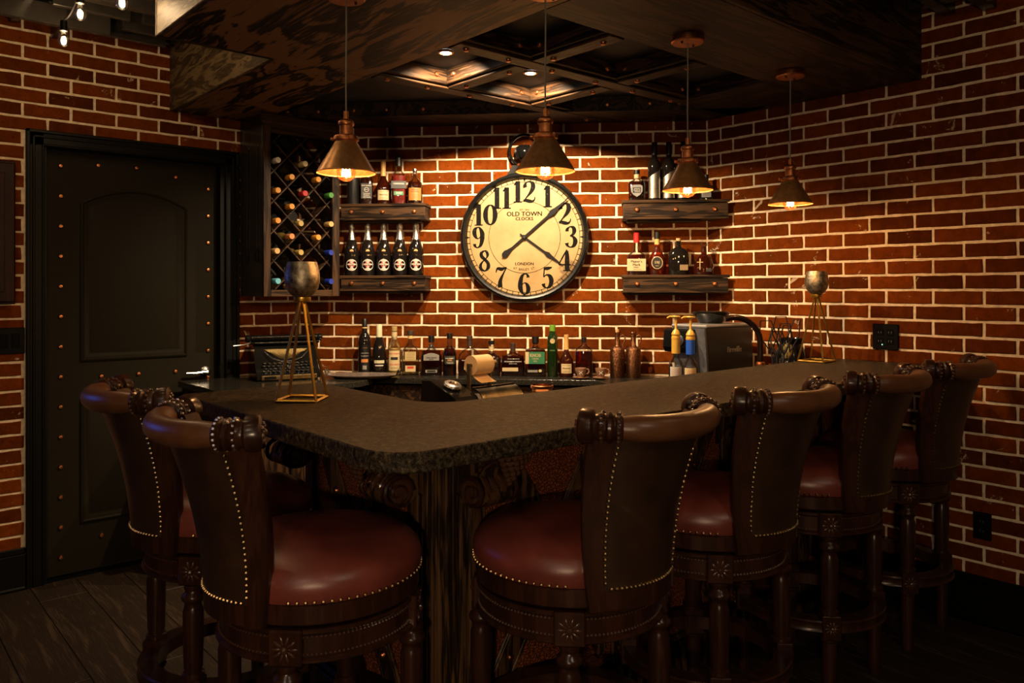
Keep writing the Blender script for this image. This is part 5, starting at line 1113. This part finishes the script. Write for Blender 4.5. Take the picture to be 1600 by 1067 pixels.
MB().box(RX0-0.02, RX1+0.01, RYF-0.02, RYF-0.0005, RZ1-0.055, RZ1-0.001, 0.008).build('crown_moulding', 'oak_x', rk, smooth=0)
MB().prism([(RX0+0.017, RYF+0.02), (RX1-0.017, RYF+0.02), (RX1-0.017, 4.18), (2.08, YB-0.008), (RX0+0.017, YB)], RZ0, RZ0+0.018).build('bottom_board', 'oak_x', rk, smooth=0)
MB().box(RX0+0.017, 2.07, YB-0.006, YB, RZ0+0.02, RZ1, 0).build('back_board', 'ceiling_black', rk, smooth=0)
gx, gz = 1.806, 1.8755; hx, hz = 0.0775, 0.080
ix0, ix1, iz0, iz1 = RX0+0.018, RX1-0.018, RZ0+0.02, RZ1-0.04
def clip_line(s_, c):            # x = gx + hx*u ; z = c + s_*hz*u
    pts = []
    u0, u1 = (ix0-gx)/hx, (ix1-gx)/hx
    za, zb = c+s_*hz*u0, c+s_*hz*u1
    lo, hi = iz0, iz1
    def at(z): return (z-c)/(s_*hz)
    us = sorted([u0, u1]); v = sorted([at(lo), at(hi)]); a, b = max(us[0], v[0]), min(us[1], v[1])
    return (a, b) if b-a > 0.25 else None
for s_ in (1, -1):
    for kk in range(-12, 13):
        c = gz+2*hz*kk; ab = clip_line(s_, c)
        if not ab: continue
        a, b = ab; p0 = (gx+hx*a, c+s_*hz*a); p1 = (gx+hx*b, c+s_*hz*b); L = math.hypot(p1[0]-p0[0], p1[1]-p0[1]); an = math.atan2(p1[1]-p0[1], p1[0]-p0[0])
        M4 = Tm((p0[0]+p1[0])/2, 0, (p0[1]+p1[1])/2) @ Rm(-an, 'Y'); y0 = RYF+(0.030 if s_ > 0 else 0.034)
        MB().box(-L/2, L/2, y0, 4.12, -0.004, 0.004, 0.001, M4=M4).build('lattice_slat', 'oak_x', rk, smooth=0)
FO = {'white': (0.55, 0.50, 0.42), 'cream': (0.52, 0.44, 0.22), 'orange': (0.62, 0.27, 0.04), 'red': (0.45, 0.02, 0.02), 'green': (0.06, 0.25, 0.05), 'gold': (0.42, 0.30, 0.10), 'tan': (0.55, 0.36, 0.14), 'copper': (0.60, 0.22, 0.08), 'dark blue': (0.01, 0.03, 0.30), 'light blue': (0.12, 0.42, 0.55)}
ca, cb = [1.806, 1.961, 2.116], [1.884, 2.039]
rack = [(ca[0], 2.086, 'white', 'at the top left of the rack', 0), (ca[1], 2.082, 'cream', 'at the top right of the rack', 0), (cb[0], 2.004, 'orange', 'below the two pale caps, left', 0), (cb[1], 2.004, 'orange', 'below the two pale caps, right', 0),
        (ca[0], 1.926, 'orange', 'left of the red cap', 0), (ca[1], 1.922, 'red', 'in the middle of the rack', 0), (ca[2], 1.924, 'green', 'at the right edge of the rack', 0), (cb[0], 1.846, 'orange', 'just below the red cap', 0),
        (ca[0], 1.766, 'orange', 'at the left edge, halfway down', 0), (ca[1], 1.762, 'gold', 'set back in the middle of the rack', 0.05), (ca[2], 1.764, 'tan', 'at the right edge, halfway down', 0), (cb[0], 1.686, 'copper', 'low in the rack, left of centre', 0), (cb[1], 1.687, 'orange', 'low in the rack, right of centre', 0),
        (ca[0], 1.606, 'tan', 'low at the left above the candle cup', 0.01), (ca[1], 1.604, 'gold', 'set back just above the candle cup', 0.05), (ca[2], 1.606, 'dark blue', 'low at the right, upper of two', 0), (ca[0], 1.446, 'light blue', 'in the bottom left corner of the rack', 0), (cb[0], 1.4180, 'orange', 'in the bottom row beside the light blue one', 0.02), (ca[2], 1.446, 'dark blue', 'in the bottom right corner', 0)]
for x, z, col, where, back in rack:
    t = thing('wine_bottle', 'lying wine bottle with %s foil cap %s' % (col, where), 'wine bottle', (x, RYF-0.022+back, z), 0, 'wine bottles in the rack')
    M4 = Rm(-PI/2, 'X')        # lathe z -> +y
    ln = 0.27 if x < 2.05 else 0.20
    MB().lathe([(0, 0.0), (0.0145, 0.0), (0.0155, 0.002), (0.0155, 0.06), (0.0148, 0.062)], 18, M4, cap=False).build('foil', colour('foil_'+col.replace(' ', '_'), FO[col], 0.4), t)
    MB().lathe([(0.0142, 0.061), (0.0142, 0.085), (0.020, 0.10), (0.027, 0.12), (0.0285, 0.135), (0.0285, ln), (0.027, ln+0.004), (0, ln+0.004)], 20, M4, cap=False).build('glass_body', 'dark_glass' if col not in ('cream', 'gold', 'copper') else M.setdefault('white_wine', plain('olive_glass', (0.16, 0.11, 0.025), 0.12)), t)
# bar tools hanging on the dark side of the rack
for y, lean, lb in ((4.05, 0.012, 'long thin black bar spoon hanging on the rack side, nearer the front'), (4.17, 0.02, 'long thin black bar spoon hanging on the rack side, nearer the wall')):
    t = thing('bar_spoon', lb, 'bar tool', (RX0-0.006, y, 0), 0, 'bar tools on the rack side')
    MB().tube([(0, 0, 2.16), (-0.002, lean*0.5, 1.9), (0, lean, 1.62)], 0.003, 6).build('shaft', 'black_metal', t)
    MB().ball((-0.001, lean, 1.585), 0.02, 10, 6, None, (0.25, 0.7, 1.9)).build('bowl', 'black_metal', t)
    MB().lathe([(0, 0), (0.006, 0), (0.005, 0.006), (0, 0.007)], 8, Tm(0.0055, 0, 2.165) @ Rm(-PI/2, 'Y')).build('hook', 'steel', t)

# ------------------------------------------------------------------ candle holders on the bar top
def candle_holder(label, x, y, rz):
    t = thing('candle_holder', label, 'candle holder', (x, y, BT1), rz, 'gold wire candle holders')
    a, ht, r = 0.060, 0.298, 0.0046
    base = [(-a, -a), (a, -a), (a, a), (-a, a)]; top = [(-0.006, -0.006), (0.006, -0.006), (0.006, 0.006), (-0.006, 0.006)]
    for i in range(4):
        p, q = base[i], base[(i+1) % 4]; MB().tube([(p[0], p[1], r), (q[0], q[1], r)], r, 4).build('base_rod', 'gold', t, smooth=0)
        MB().tube([(p[0], p[1], r), (top[i][0], top[i][1], ht)], r, 4).build('leg', 'gold', t, smooth=0)
    MB().lathe([(0, ht-0.002), (0.024, ht-0.002), (0.026, ht+0.002), (0.026, ht+0.012), (0, ht+0.012)], 24).build('cup_seat', 'gold', t)
    z = ht+0.0122
    MB().lathe([(0, z), (0.022, z), (0.034, z+0.008), (0.047, z+0.026), (0.0525, z+0.048), (0.052, z+0.068), (0.046, z+0.098), (0.0435, z+0.106), (0.0415, z+0.106), (0.044, z+0.096), (0.049, z+0.068), (0.0495, z+0.048), (0.044, z+0.028), (0.030, z+0.012), (0, z+0.008)], 36).build('glass_cup', 'mercury', t)
candle_holder('gold wire candle holder with mercury glass cup on the short bar leg', 1.085, 2.215, -TH-0.05)
candle_holder('gold wire candle holder with mercury glass cup by the right brick wall', 3.445, 1.830, 0.02)

# ------------------------------------------------------------------ typewriter on the left of the back counter
ty = thing('typewriter', 'antique black typewriter with round keys on the back counter', 'typewriter', (1.900, 4.105, CT), -0.25)
m = MB(); m.add([(x, y, z) for x in (-0.165, 0.165) for y, z in ((-0.17, 0.008), (-0.17, 0.032), (-0.13, 0.055), (-0.085, 0.09), (-0.075, 0.165), (-0.02, 0.185), (0.13, 0.185), (0.14, 0.008))], [tuple(range(8)), tuple(range(15, 7, -1))]+[(i, (i+1) % 8, 8+(i+1) % 8, 8+i) for i in range(8)]); m.build('frame', 'black_gloss', ty, smooth=0)
for x in (-0.14, 0.14):
    for y in (-0.15, 0.12): MB().lathe([(0, 0), (0.012, 0), (0.012, 0.009), (0, 0.009)], 10, Tm(x, y, 0)).build('foot', 'black_plastic', ty)
MB().box(-0.145, 0.145, -0.180, -0.1705, 0.006, 0.030, 0.003).build('front_plate', 'brass', ty, smooth=0)
MB().box(-0.13, -0.07, -0.1815, -0.1800, 0.011, 0.026, 0).build('name_plate', 'black_gloss', ty, smooth=0)
m = MB(); m.grid(lambda u, v: (0.115*(2*u-1)*(1-0.35*v), -0.079-0.03*v*(1-v), 0.165-0.062*v*(1-0.6*(2*u-1)**2)-0.004), 18, 6); m.build('type_basket', M.setdefault('dull_brass', metal_mat('dull_brass', (0.12, 0.085, 0.03), (0.26, 0.19, 0.08), (0.3, 0.5), 200, bmp=0.8)), ty)
m = MB(); m.tube([(-0.115, -0.086, 0.150), (-0.08, -0.098, 0.115), (-0.03, -0.104, 0.098), (0.03, -0.104, 0.098), (0.08, -0.098, 0.115), (0.115, -0.086, 0.150)], 0.003, 6); m.build('guard_rail', 'steel', ty)
m = MB(); km = MB()
for r in range(4):
    for i in range(11):
        x = -0.125+0.0245*i+(r % 2)*0.008; y = -0.158+0.020*r; z = 0.048+0.013*r
        km.lathe([(0, z), (0.008, z), (0.0085, z+0.002), (0.008, z+0.004), (0, z+0.0035)], 8, Tm(x, y, 0)); m.tube([(x, y, z), (x, y+0.03, z-0.008)], 0.0012, 4)
km.build('key_caps', 'steel', ty, kind='stuff'); m.build('key_levers', 'black_metal', ty, kind='stuff')
MB().box(-0.185, 0.185, -0.055, -0.010, 0.187, 0.200, 0.004).build('carriage', 'black_gloss', ty, smooth=0)
m = MB(); m.tube([(-0.175, -0.03, 0.218), (0.175, -0.03, 0.218)], 0.018, 18); pl_ = m.build('platen', 'black_plastic', ty)
for s_ in (-1, 1): MB().tube([(s_*0.177, -0.03, 0.218), (s_*0.183, -0.03, 0.218), (s_*0.198, -0.03, 0.218), (s_*0.204, -0.03, 0.218)], [0.015, 0.020, 0.020, 0.015], 14).build('platen_knob', 'black_gloss', ty)
MB().tube([(-0.165, -0.052, 0.226), (0.165, -0.052, 0.226)], 0.0028, 6).build('paper_bail', 'steel', ty); MB().tube([(-0.16, -0.060, 0.196), (0.16, -0.060, 0.196)], 0.003, 6).build('scale_rod', 'steel', ty)
MB().tube([(-0.185, -0.055, 0.196), (-0.22, -0.085, 0.190), (-0.275, -0.10, 0.186)], [0.004, 0.0035, 0.004], 8).build('return_lever', 'steel', ty)
for s_ in (-1, 1): MB().lathe([(0, 0.186), (0.030, 0.186), (0.030, 0.192), (0.012, 0.196), (0, 0.196)], 18, Tm(s_*0.10, 0.07, 0)).build('ribbon_spool', 'dull_brass', ty)

# oval hammered tray
tr = thing('serving_tray', 'oval hammered silver tray with ring handles on the back counter', 'tray', (2.22, 3.80, CT), -0.68)
MB().lathe([(0, 0.0), (0.13, 0.0), (0.155, 0.010), (0.168, 0.016), (0.170, 0.018), (0.153, 0.013), (0.13, 0.004), (0, 0.004)], 44, Matrix.Diagonal((1.15, 0.66, 1, 1))).build('dish', 'silver_hammered', tr)
for s_ in (-1, 1): MB().tube([(s_*0.186, -0.035, 0.017), (s_*0.196, -0.034, 0.040), (s_*0.200, 0, 0.050), (s_*0.196, 0.034, 0.040), (s_*0.186, 0.035, 0.017)], [0.004, 0.007, 0.005, 0.007, 0.004], 8).build('handle', 'steel', tr)

# ------------------------------------------------------------------ adding machine on the work counter
ad = thing('adding_machine', 'old adding machine with a paper roll behind the inner bar corner', 'adding machine', (1.775, 2.270, 0.945), -TH+0.80)
m = MB(); m.add([(x, y, z) for x in (-0.150, -0.045) for y, z in ((-0.10, 0.004), (-0.10, 0.055), (-0.075, 0.085), (0.06, 0.135), (0.10, 0.13), (0.11, 0.004))], [tuple(range(6)), tuple(range(11, 5, -1))]+[(i, (i+1) % 6, 6+(i+1) % 6, 6+i) for i in range(6)]); m.build('key_housing', 'black_gloss', ad, smooth=0)
MB().box(-0.043, 0.16, -0.095, 0.10, 0.004, 0.060, 0.008).build('base', 'black_metal', ad, smooth=0)
m = MB(); m.grid(lambda u, v: (-0.04+0.205*u, -0.055-0.062*sin(v*PI*0.5), 0.020+0.085*cos(v*PI*0.5)), 4, 10); m.grid(lambda u, v: (-0.04+0.205*u, -0.053-0.060*sin(v*PI*0.5), 0.018+0.083*cos(v*PI*0.5)), 4, 10); m.build('front_cover', M.setdefault('worn_cover', metal_mat('worn_cover', (0.07, 0.06, 0.045), (0.20, 0.16, 0.10), (0.2, 0.4), 14)), ad)
MB().box(-0.043, 0.165, -0.060, -0.045, 0.100, 0.110, 0.003).build('tear_bar', 'black_gloss', ad, smooth=0)
MB().lathe([(0.014, 0.0), (0.031, 0.0), (0.034, 0.006), (0.030, 0.012), (0.017, 0.014), (0.014, 0.010)], 28, Tm(-0.098, -0.005, 0.113) @ Rm(rad(20), 'X'), cap=False).build('dial_ring', 'steel', ad)
MB().lathe([(0, 0.0), (0.014, 0.0), (0.012, 0.008), (0, 0.009)], 16, Tm(-0.098, -0.005, 0.113) @ Rm(rad(20), 'X')).build('dial_centre', 'copper', ad)
MB().tube([(-0.148, -0.104, 0.060), (-0.045, -0.104, 0.066)], 0.005, 8).build('front_bar', 'brass', ad)
rl = MB().tube([(0.025, 0.03, 0.178), (0.112, 0.03, 0.178)], 0.036, 32).build('paper_roll', 'paper', ad)
MB().tube([(0.020, 0.03, 0.178), (0.142, 0.03, 0.178)], 0.0075, 12).build('roll_spindle', 'dull_brass', ad)
for x in (0.016, 0.122): MB().box(x-0.003, x+0.003, 0.020, 0.042, 0.060, 0.186, 0.002).build('roll_bracket', 'dull_brass', ad, smooth=0)
MB().tube([(0.128, 0.03, 0.178), (0.136, 0.03, 0.178), (0.150, 0.03, 0.178), (0.156, 0.03, 0.178)], [0.006, 0.013, 0.013, 0.008], 14).build('roll_knob', 'dull_brass', ad)
m = MB(); m.grid(lambda u, v: (0.030+0.076*u, 0.03-0.036*sin(v*1.2)-0.02*v, 0.178-0.036-0.045*v+0.02*v*v), 3, 8); m.build('paper_strip', 'paper', ad)
# jar candle on the work counter
t = thing('jar_candle', 'glass jar candle with orange wax behind the bar', 'candle', (1.93, 2.06, 0.945))
MB().lathe([(0, 0), (0.036, 0), (0.038, 0.003), (0.038, 0.115), (0.036, 0.115), (0.036, 0.005), (0, 0.005)], 28).build('jar', 'glass', t)
MB().lathe([(0, 0.006), (0.0355, 0.006), (0.0355, 0.098), (0, 0.098)], 28).build('wax', colour('orange_wax', (0.65, 0.20, 0.03), 0.5), t)
MB().lathe([(0.0385, 0.106), (0.0405, 0.108), (0.0405, 0.116), (0.036, 0.118)], 28, cap=False).build('rim', 'copper', t)

# ------------------------------------------------------------------ coffee corner by the right wall
cm = thing('coffee_machine', 'black and steel espresso machine with a bean bowl on the right counter', 'coffee machine', (3.375, 2.34, CT), 0)
m = MB(); X0, X1, Y0_, Y1_ = -0.200, 0.205, -0.10, 0.10
m.add([(X0+0.03, Y0_, 0.0), (X1, Y0_, 0), (X1-0.02, Y0_, 0.295), (X0+0.0, Y0_, 0.295), (X0+0.03, Y1_, 0), (X1, Y1_, 0), (X1-0.02, Y1_, 0.295), (X0, Y1_, 0.295)], [(0, 1, 2, 3), (7, 6, 5, 4), (0, 4, 5, 1), (1, 5, 6, 2), (2, 6, 7, 3), (3, 7, 4, 0)]); m.build('body', M.setdefault('machine_black', plain('machine_black', (0.020, 0.016, 0.012), 0.32)), cm, smooth=0, bevel=0.004)
MB().box(X0-0.01, X1-0.015, Y0_-0.005, Y1_+0.005, 0.2955, 0.312, 0.006).build('top_plate', M.setdefault('plate_steel', plain('brushed_plate', (0.34, 0.33, 0.32), 0.35, metal=0.6)), cm, smooth=0)
m = MB(); m.add([(x, y, z) for y in (Y0_+0.004, Y1_-0.004) for x, z in ((X0-0.012, 0.294), (X0+0.001, 0.294), (X0+0.032, 0.001), (X0+0.018, 0.001))], [(0, 1, 2, 3), (7, 6, 5, 4), (0, 4, 5, 1), (1, 5, 6, 2), (2, 6, 7, 3), (3, 7, 4, 0)]); m.build('front_panel', M.setdefault('dark_steel', metal_mat('dark_steel', (0.15, 0.155, 0.17), (0.21, 0.215, 0.235), (0.4, 0.55), 60, metal=0.7)), cm, smooth=0)
m = MB(); m.add([(x, y, z) for y in (Y0_+0.06, Y1_+0.03) for x, z in ((X0-0.013, 0.290), (X0-0.032, 0.28), (X0-0.040, 0.20), (X0-0.025, 0.175), (X0-0.002, 0.18))], [(0, 1, 2, 3, 4), (9, 8, 7, 6, 5)]+[(i, (i+1) % 5, 5+(i+1) % 5, 5+i) for i in range(5)]); m.build('brew_head', 'black_plastic', cm, smooth=0)
MB().lathe([(0, 0), (0.026, 0), (0.026, 0.006), (0.021, 0.008), (0, 0.006)], 24, Tm(X0-0.038, 0.03, 0.235) @ Rm(-PI/2, 'Y')).build('gauge', 'steel', cm)
m = MB(); add_text(m, 'Breville', 0.042, 0.03, 0.185, Y0_-0.0008, 0.0012); m.build('logo', INKW, cm, smooth=0)
MB().box(X0-0.03, X0+0.012, Y0_+0.01, Y1_-0.01, 0.0, 0.035, 0.006).build('drip_tray', 'dark_steel', cm, smooth=0)
bl = MB().lathe([(0, 0.3125), (0.055, 0.3125), (0.060, 0.318), (0.072, 0.335), (0.088, 0.355), (0.092, 0.362), (0.092, 0.370), (0.080, 0.372), (0.030, 0.366), (0, 0.366)], 36, Tm(-0.01, 0.01, 0)).build('bean_bowl', 'black_gloss', cm)
# gooseneck tap behind the bar
fc = thing('bar_tap', 'dark bronze gooseneck tap beside the coffee machine', 'tap', (3.225, 1.985, CT), 0)
d_ = (Vector((3.05, 2.12, 0))-Vector((3.225, 1.985, 0))).normalized()
path = [(0, 0, 0.0), (0, 0, 0.10), (0, 0, 0.24)]+[(d_.x*0.12*(1-cos(a)), d_.y*0.12*(1-cos(a)), 0.24+0.115*sin(a)) for a in [rad(14*i) for i in range(1, 9)]]
MB().tube(path, 0.0135, 12).build('spout', M.setdefault('oil_bronze', plain('oil_rubbed_bronze', (0.030, 0.016, 0.011), 0.22, metal=0.6)), fc)
MB().lathe([(0, 0), (0.026, 0), (0.026, 0.006), (0.0145, 0.010)], 20).build('base_plate', 'oil_bronze', fc); MB().lathe([(0.0145, 0.128), (0.021, 0.130), (0.022, 0.142), (0.019, 0.150), (0.0145, 0.153)], 20, cap=False).build('copper_ring', 'copper', fc)
MB().tube([(0, -0.014, 0.09), (0.02, -0.05, 0.10), (0.03, -0.075, 0.115)], [0.005, 0.004, 0.006], 8).build('handle', 'oil_bronze', fc)
# syrup pump bottles
def pump_bottle(lb, x, y, sleeve, lab):
    t = thing('pump_bottle', lb, 'pump bottle', (x, y, CT), cam_turn(x, y), 'syrup pump bottles')
    MB().lathe([(0, 0), (0.033, 0), (0.035, 0.003), (0.035, 0.115), (0.031, 0.135), (0.019, 0.152), (0.0155, 0.16), (0.0155, 0.175)], 24).build('glass_body', 'glass', t)
    MB().lathe([(0, 0.005), (0.032, 0.005), (0.032, 0.11), (0, 0.11)], 24).build('syrup', 'amber', t)
    make_label(t, dict(w=0.060, h=0.060, z=0.085, R=0.0352, mat=lab, prints=[(INKR, [('rows', 3, 0.045, 0.015, 0.010)])]))
    MB().lathe([(0.0165, 0.1755), (0.021, 0.177), (0.021, 0.245), (0, 0.245)], 20, cap=False).build('sleeve', sleeve, t)
    MB().lathe([(0, 0.2455), (0.021, 0.2455), (0.022, 0.252), (0.019, 0.262), (0.022, 0.268), (0.019, 0.276), (0.012, 0.288), (0.007, 0.292), (0.0055, 0.296), (0.0055, 0.345), (0.018, 0.348), (0.022, 0.352), (0.020, 0.356), (0, 0.357)], 20).build('pump_head', M.setdefault('gold_plastic', plain('gold_plastic', (0.50, 0.29, 0.04), 0.35)), t)
    MB().tube([(0, 0, 0.352), (-0.030, -0.005, 0.352), (-0.042, -0.008, 0.345)], [0.006, 0.005, 0.004], 8).build('spout', 'gold_plastic', t)
M['gold_plastic'] = plain('gold_plastic', (0.50, 0.29, 0.04), 0.35)
pump_bottle('gold-topped syrup pump bottle with a gold sleeve', 3.075, 2.345, 'gold_plastic', WHITE)
pump_bottle('gold-topped syrup pump bottle with a blue sleeve', 3.078, 2.263, colour('blue_sleeve', (0.01, 0.07, 0.42), 0.4), CREAM)
# black wire utensils and a dark pitcher at the end of the counter
ws = thing('wire_utensils', 'tangle of black wire whisks and utensils beside the tap', 'utensils', (3.40, 1.99, CT), 0)
MB().lathe([(0, 0), (0.045, 0), (0.047, 0.004), (0.050, 0.13), (0.047, 0.13), (0.044, 0.008), (0, 0.008)], 24).build('crock', 'copper', ws)
rr = random.Random(4)
for i in range(7):
    a = rr.uniform(0, 2*PI); lean = rr.uniform(0.02, 0.09); h = rr.uniform(0.26, 0.36); w = rr.uniform(0.020, 0.045); dx, dy = cos(a)*lean, sin(a)*lean
    side = Vector((cos(TH), -sin(TH), 0))*w
    b0, mid, top = Vector((dx*0.2, dy*0.2, 0.012)), Vector((dx*0.6, dy*0.6, h*0.55)), Vector((dx, dy, h))
    MB().tube([tuple(b0), tuple(mid), tuple(mid*0.5+top*0.5+side), tuple(top+side*0.6), tuple(top-side*0.6), tuple(mid*0.5+top*0.5-side), tuple(mid)], 0.0034, 5).build('wire_loop', 'black_metal', ws)
MB().ball((-0.03, -0.02, 0.19), 0.03, 12, 8, Rm(0.3, 'Y'), (0.35, 1, 1.35)).build('spoon_bowl', 'dull_brass', ws)
MB().tube([(-0.02, -0.01, 0.02), (-0.03, -0.02, 0.16)], 0.004, 6).build('spoon_handle', 'dull_brass', ws)
pt_ = thing('dark_pitcher', 'dark rounded pitcher lying behind the right candle holder', 'pitcher', (3.570, 2.03, CT), 0.9)
MB().lathe([(0, 0), (0.05, 0), (0.062, 0.01), (0.070, 0.06), (0.064, 0.115), (0.045, 0.150), (0.040, 0.165), (0.048, 0.185), (0.044, 0.185), (0.036, 0.165), (0.04, 0.148), (0, 0.14)], 28, Matrix.Scale(1.32, 4)).build('body', 'black_gloss', pt_)
MB().tube([(0.04, 0, 0.17), (0.08, 0, 0.175), (0.10, 0, 0.14), (0.09, 0, 0.09), (0.066, 0, 0.07)], 0.008, 10, M4=Matrix.Scale(1.32, 4)).build('handle', 'black_gloss', pt_)

# ------------------------------------------------------------------ plates on the walls
def wall_plate(name, label, cat, M4, w, h, gang, kind):
    t = thing(name, label, cat)
    MB().box(-w/2, w/2, -0.014, -0.0055, -h/2, h/2, 0.003, M4=M4).build('plate', 'black_plastic', t, smooth=0)
    for g in range(gang):
        x = (g-(gang-1)/2)*0.046
        if kind == 'switch':
            MB().box(x-0.017, x+0.017, -0.018, -0.0142, -0.034, 0.034, 0.002, M4=M4).build('rocker', 'black_gloss', t, smooth=0)
        else:
            for dz in (-0.020, 0.020):
                MB().box(x-0.016, x+0.016, -0.017, -0.0142, dz-0.014, dz+0.014, 0.004, M4=M4).build('socket', 'black_gloss', t, smooth=0)
                for dx in (-0.006, 0.006): MB().box(x+dx-0.001, x+dx+0.001, -0.0175, -0.0170, dz-0.004, dz+0.005, 0, M4=M4).build('slot', 'dark_steel', t, smooth=0)
    return t
RW = Tm(XR, 1.618, 1.185) @ Rm(-PI/2)
pt = wall_plate('outlet_plate', 'square black outlet plate with a tiny green light on the right wall', 'outlet', RW, 0.118, 0.118, 2, 'outlet')
MB().ball((-0.012, -0.0175, -0.036), 0.003, 8, 5, RW).build('pilot_light', 'pilot', pt)
wall_plate('outlet_plate', 'black outlet low on the right brick wall near the baseboard', 'outlet', Tm(XR, 1.216, 0.408) @ Rm(-PI/2), 0.070, 0.114, 1, 'outlet')
wall_plate('switch_plate', 'wide black switch plate left of the door', 'light switch', Tm(0.575, YL, 1.164), 0.26, 0.122, 5, 'switch')
# dark red cabinet on the wall left of the door
cbn = thing('wall_cabinet', 'dark red wooden wall cabinet at the left edge beside the door', 'cabinet')
RC = M.setdefault('red_cabinet', wood('red_stain', (0.014, 0.002, 0.0015), (0.026, 0.0035, 0.0025), axis=2, rough=0.45))
MB().box(0.10, 0.655, YL-0.095, YL-0.006, 1.335, 1.985, 0.003).build('body', RC, cbn, smooth=0)
for a, b in ((0.105, 0.375), (0.380, 0.650)):
    dr = MB().box(a, b, YL-0.113, YL-0.0955, 1.345, 1.975, 0.004).build('door', RC, cbn, smooth=0)
    MB().box(a+0.04, b-0.04, YL-0.118, YL-0.1132, 1.39, 1.93, 0.004).build('door_panel', RC, dr, smooth=0)
    MB().lathe([(0.004, 0), (0.004, 0.010), (0.009, 0.014), (0, 0.02)], 10, Tm(0.365 if a < 0.2 else 0.39, YL-0.1135, 1.62) @ Rm(PI/2, 'X')).build('knob', 'brass', dr)

# television on the left wall beyond the cabinet
tv = thing('television', 'wall-mounted television with a glowing blue screen left of the red cabinet', 'television')
MB().box(-1.42, -0.38, YL-0.060, YL-0.006, 1.36, 1.96, 0.004).build('case', 'black_plastic', tv, smooth=0)
MB().box(-1.41, -0.39, YL-0.0625, YL-0.0602, 1.375, 1.95, 0).build('screen', M.setdefault('tv_screen', glow('tv_screen', (0.04, 0.16, 0.95), 2.2)), tv, smooth=0)
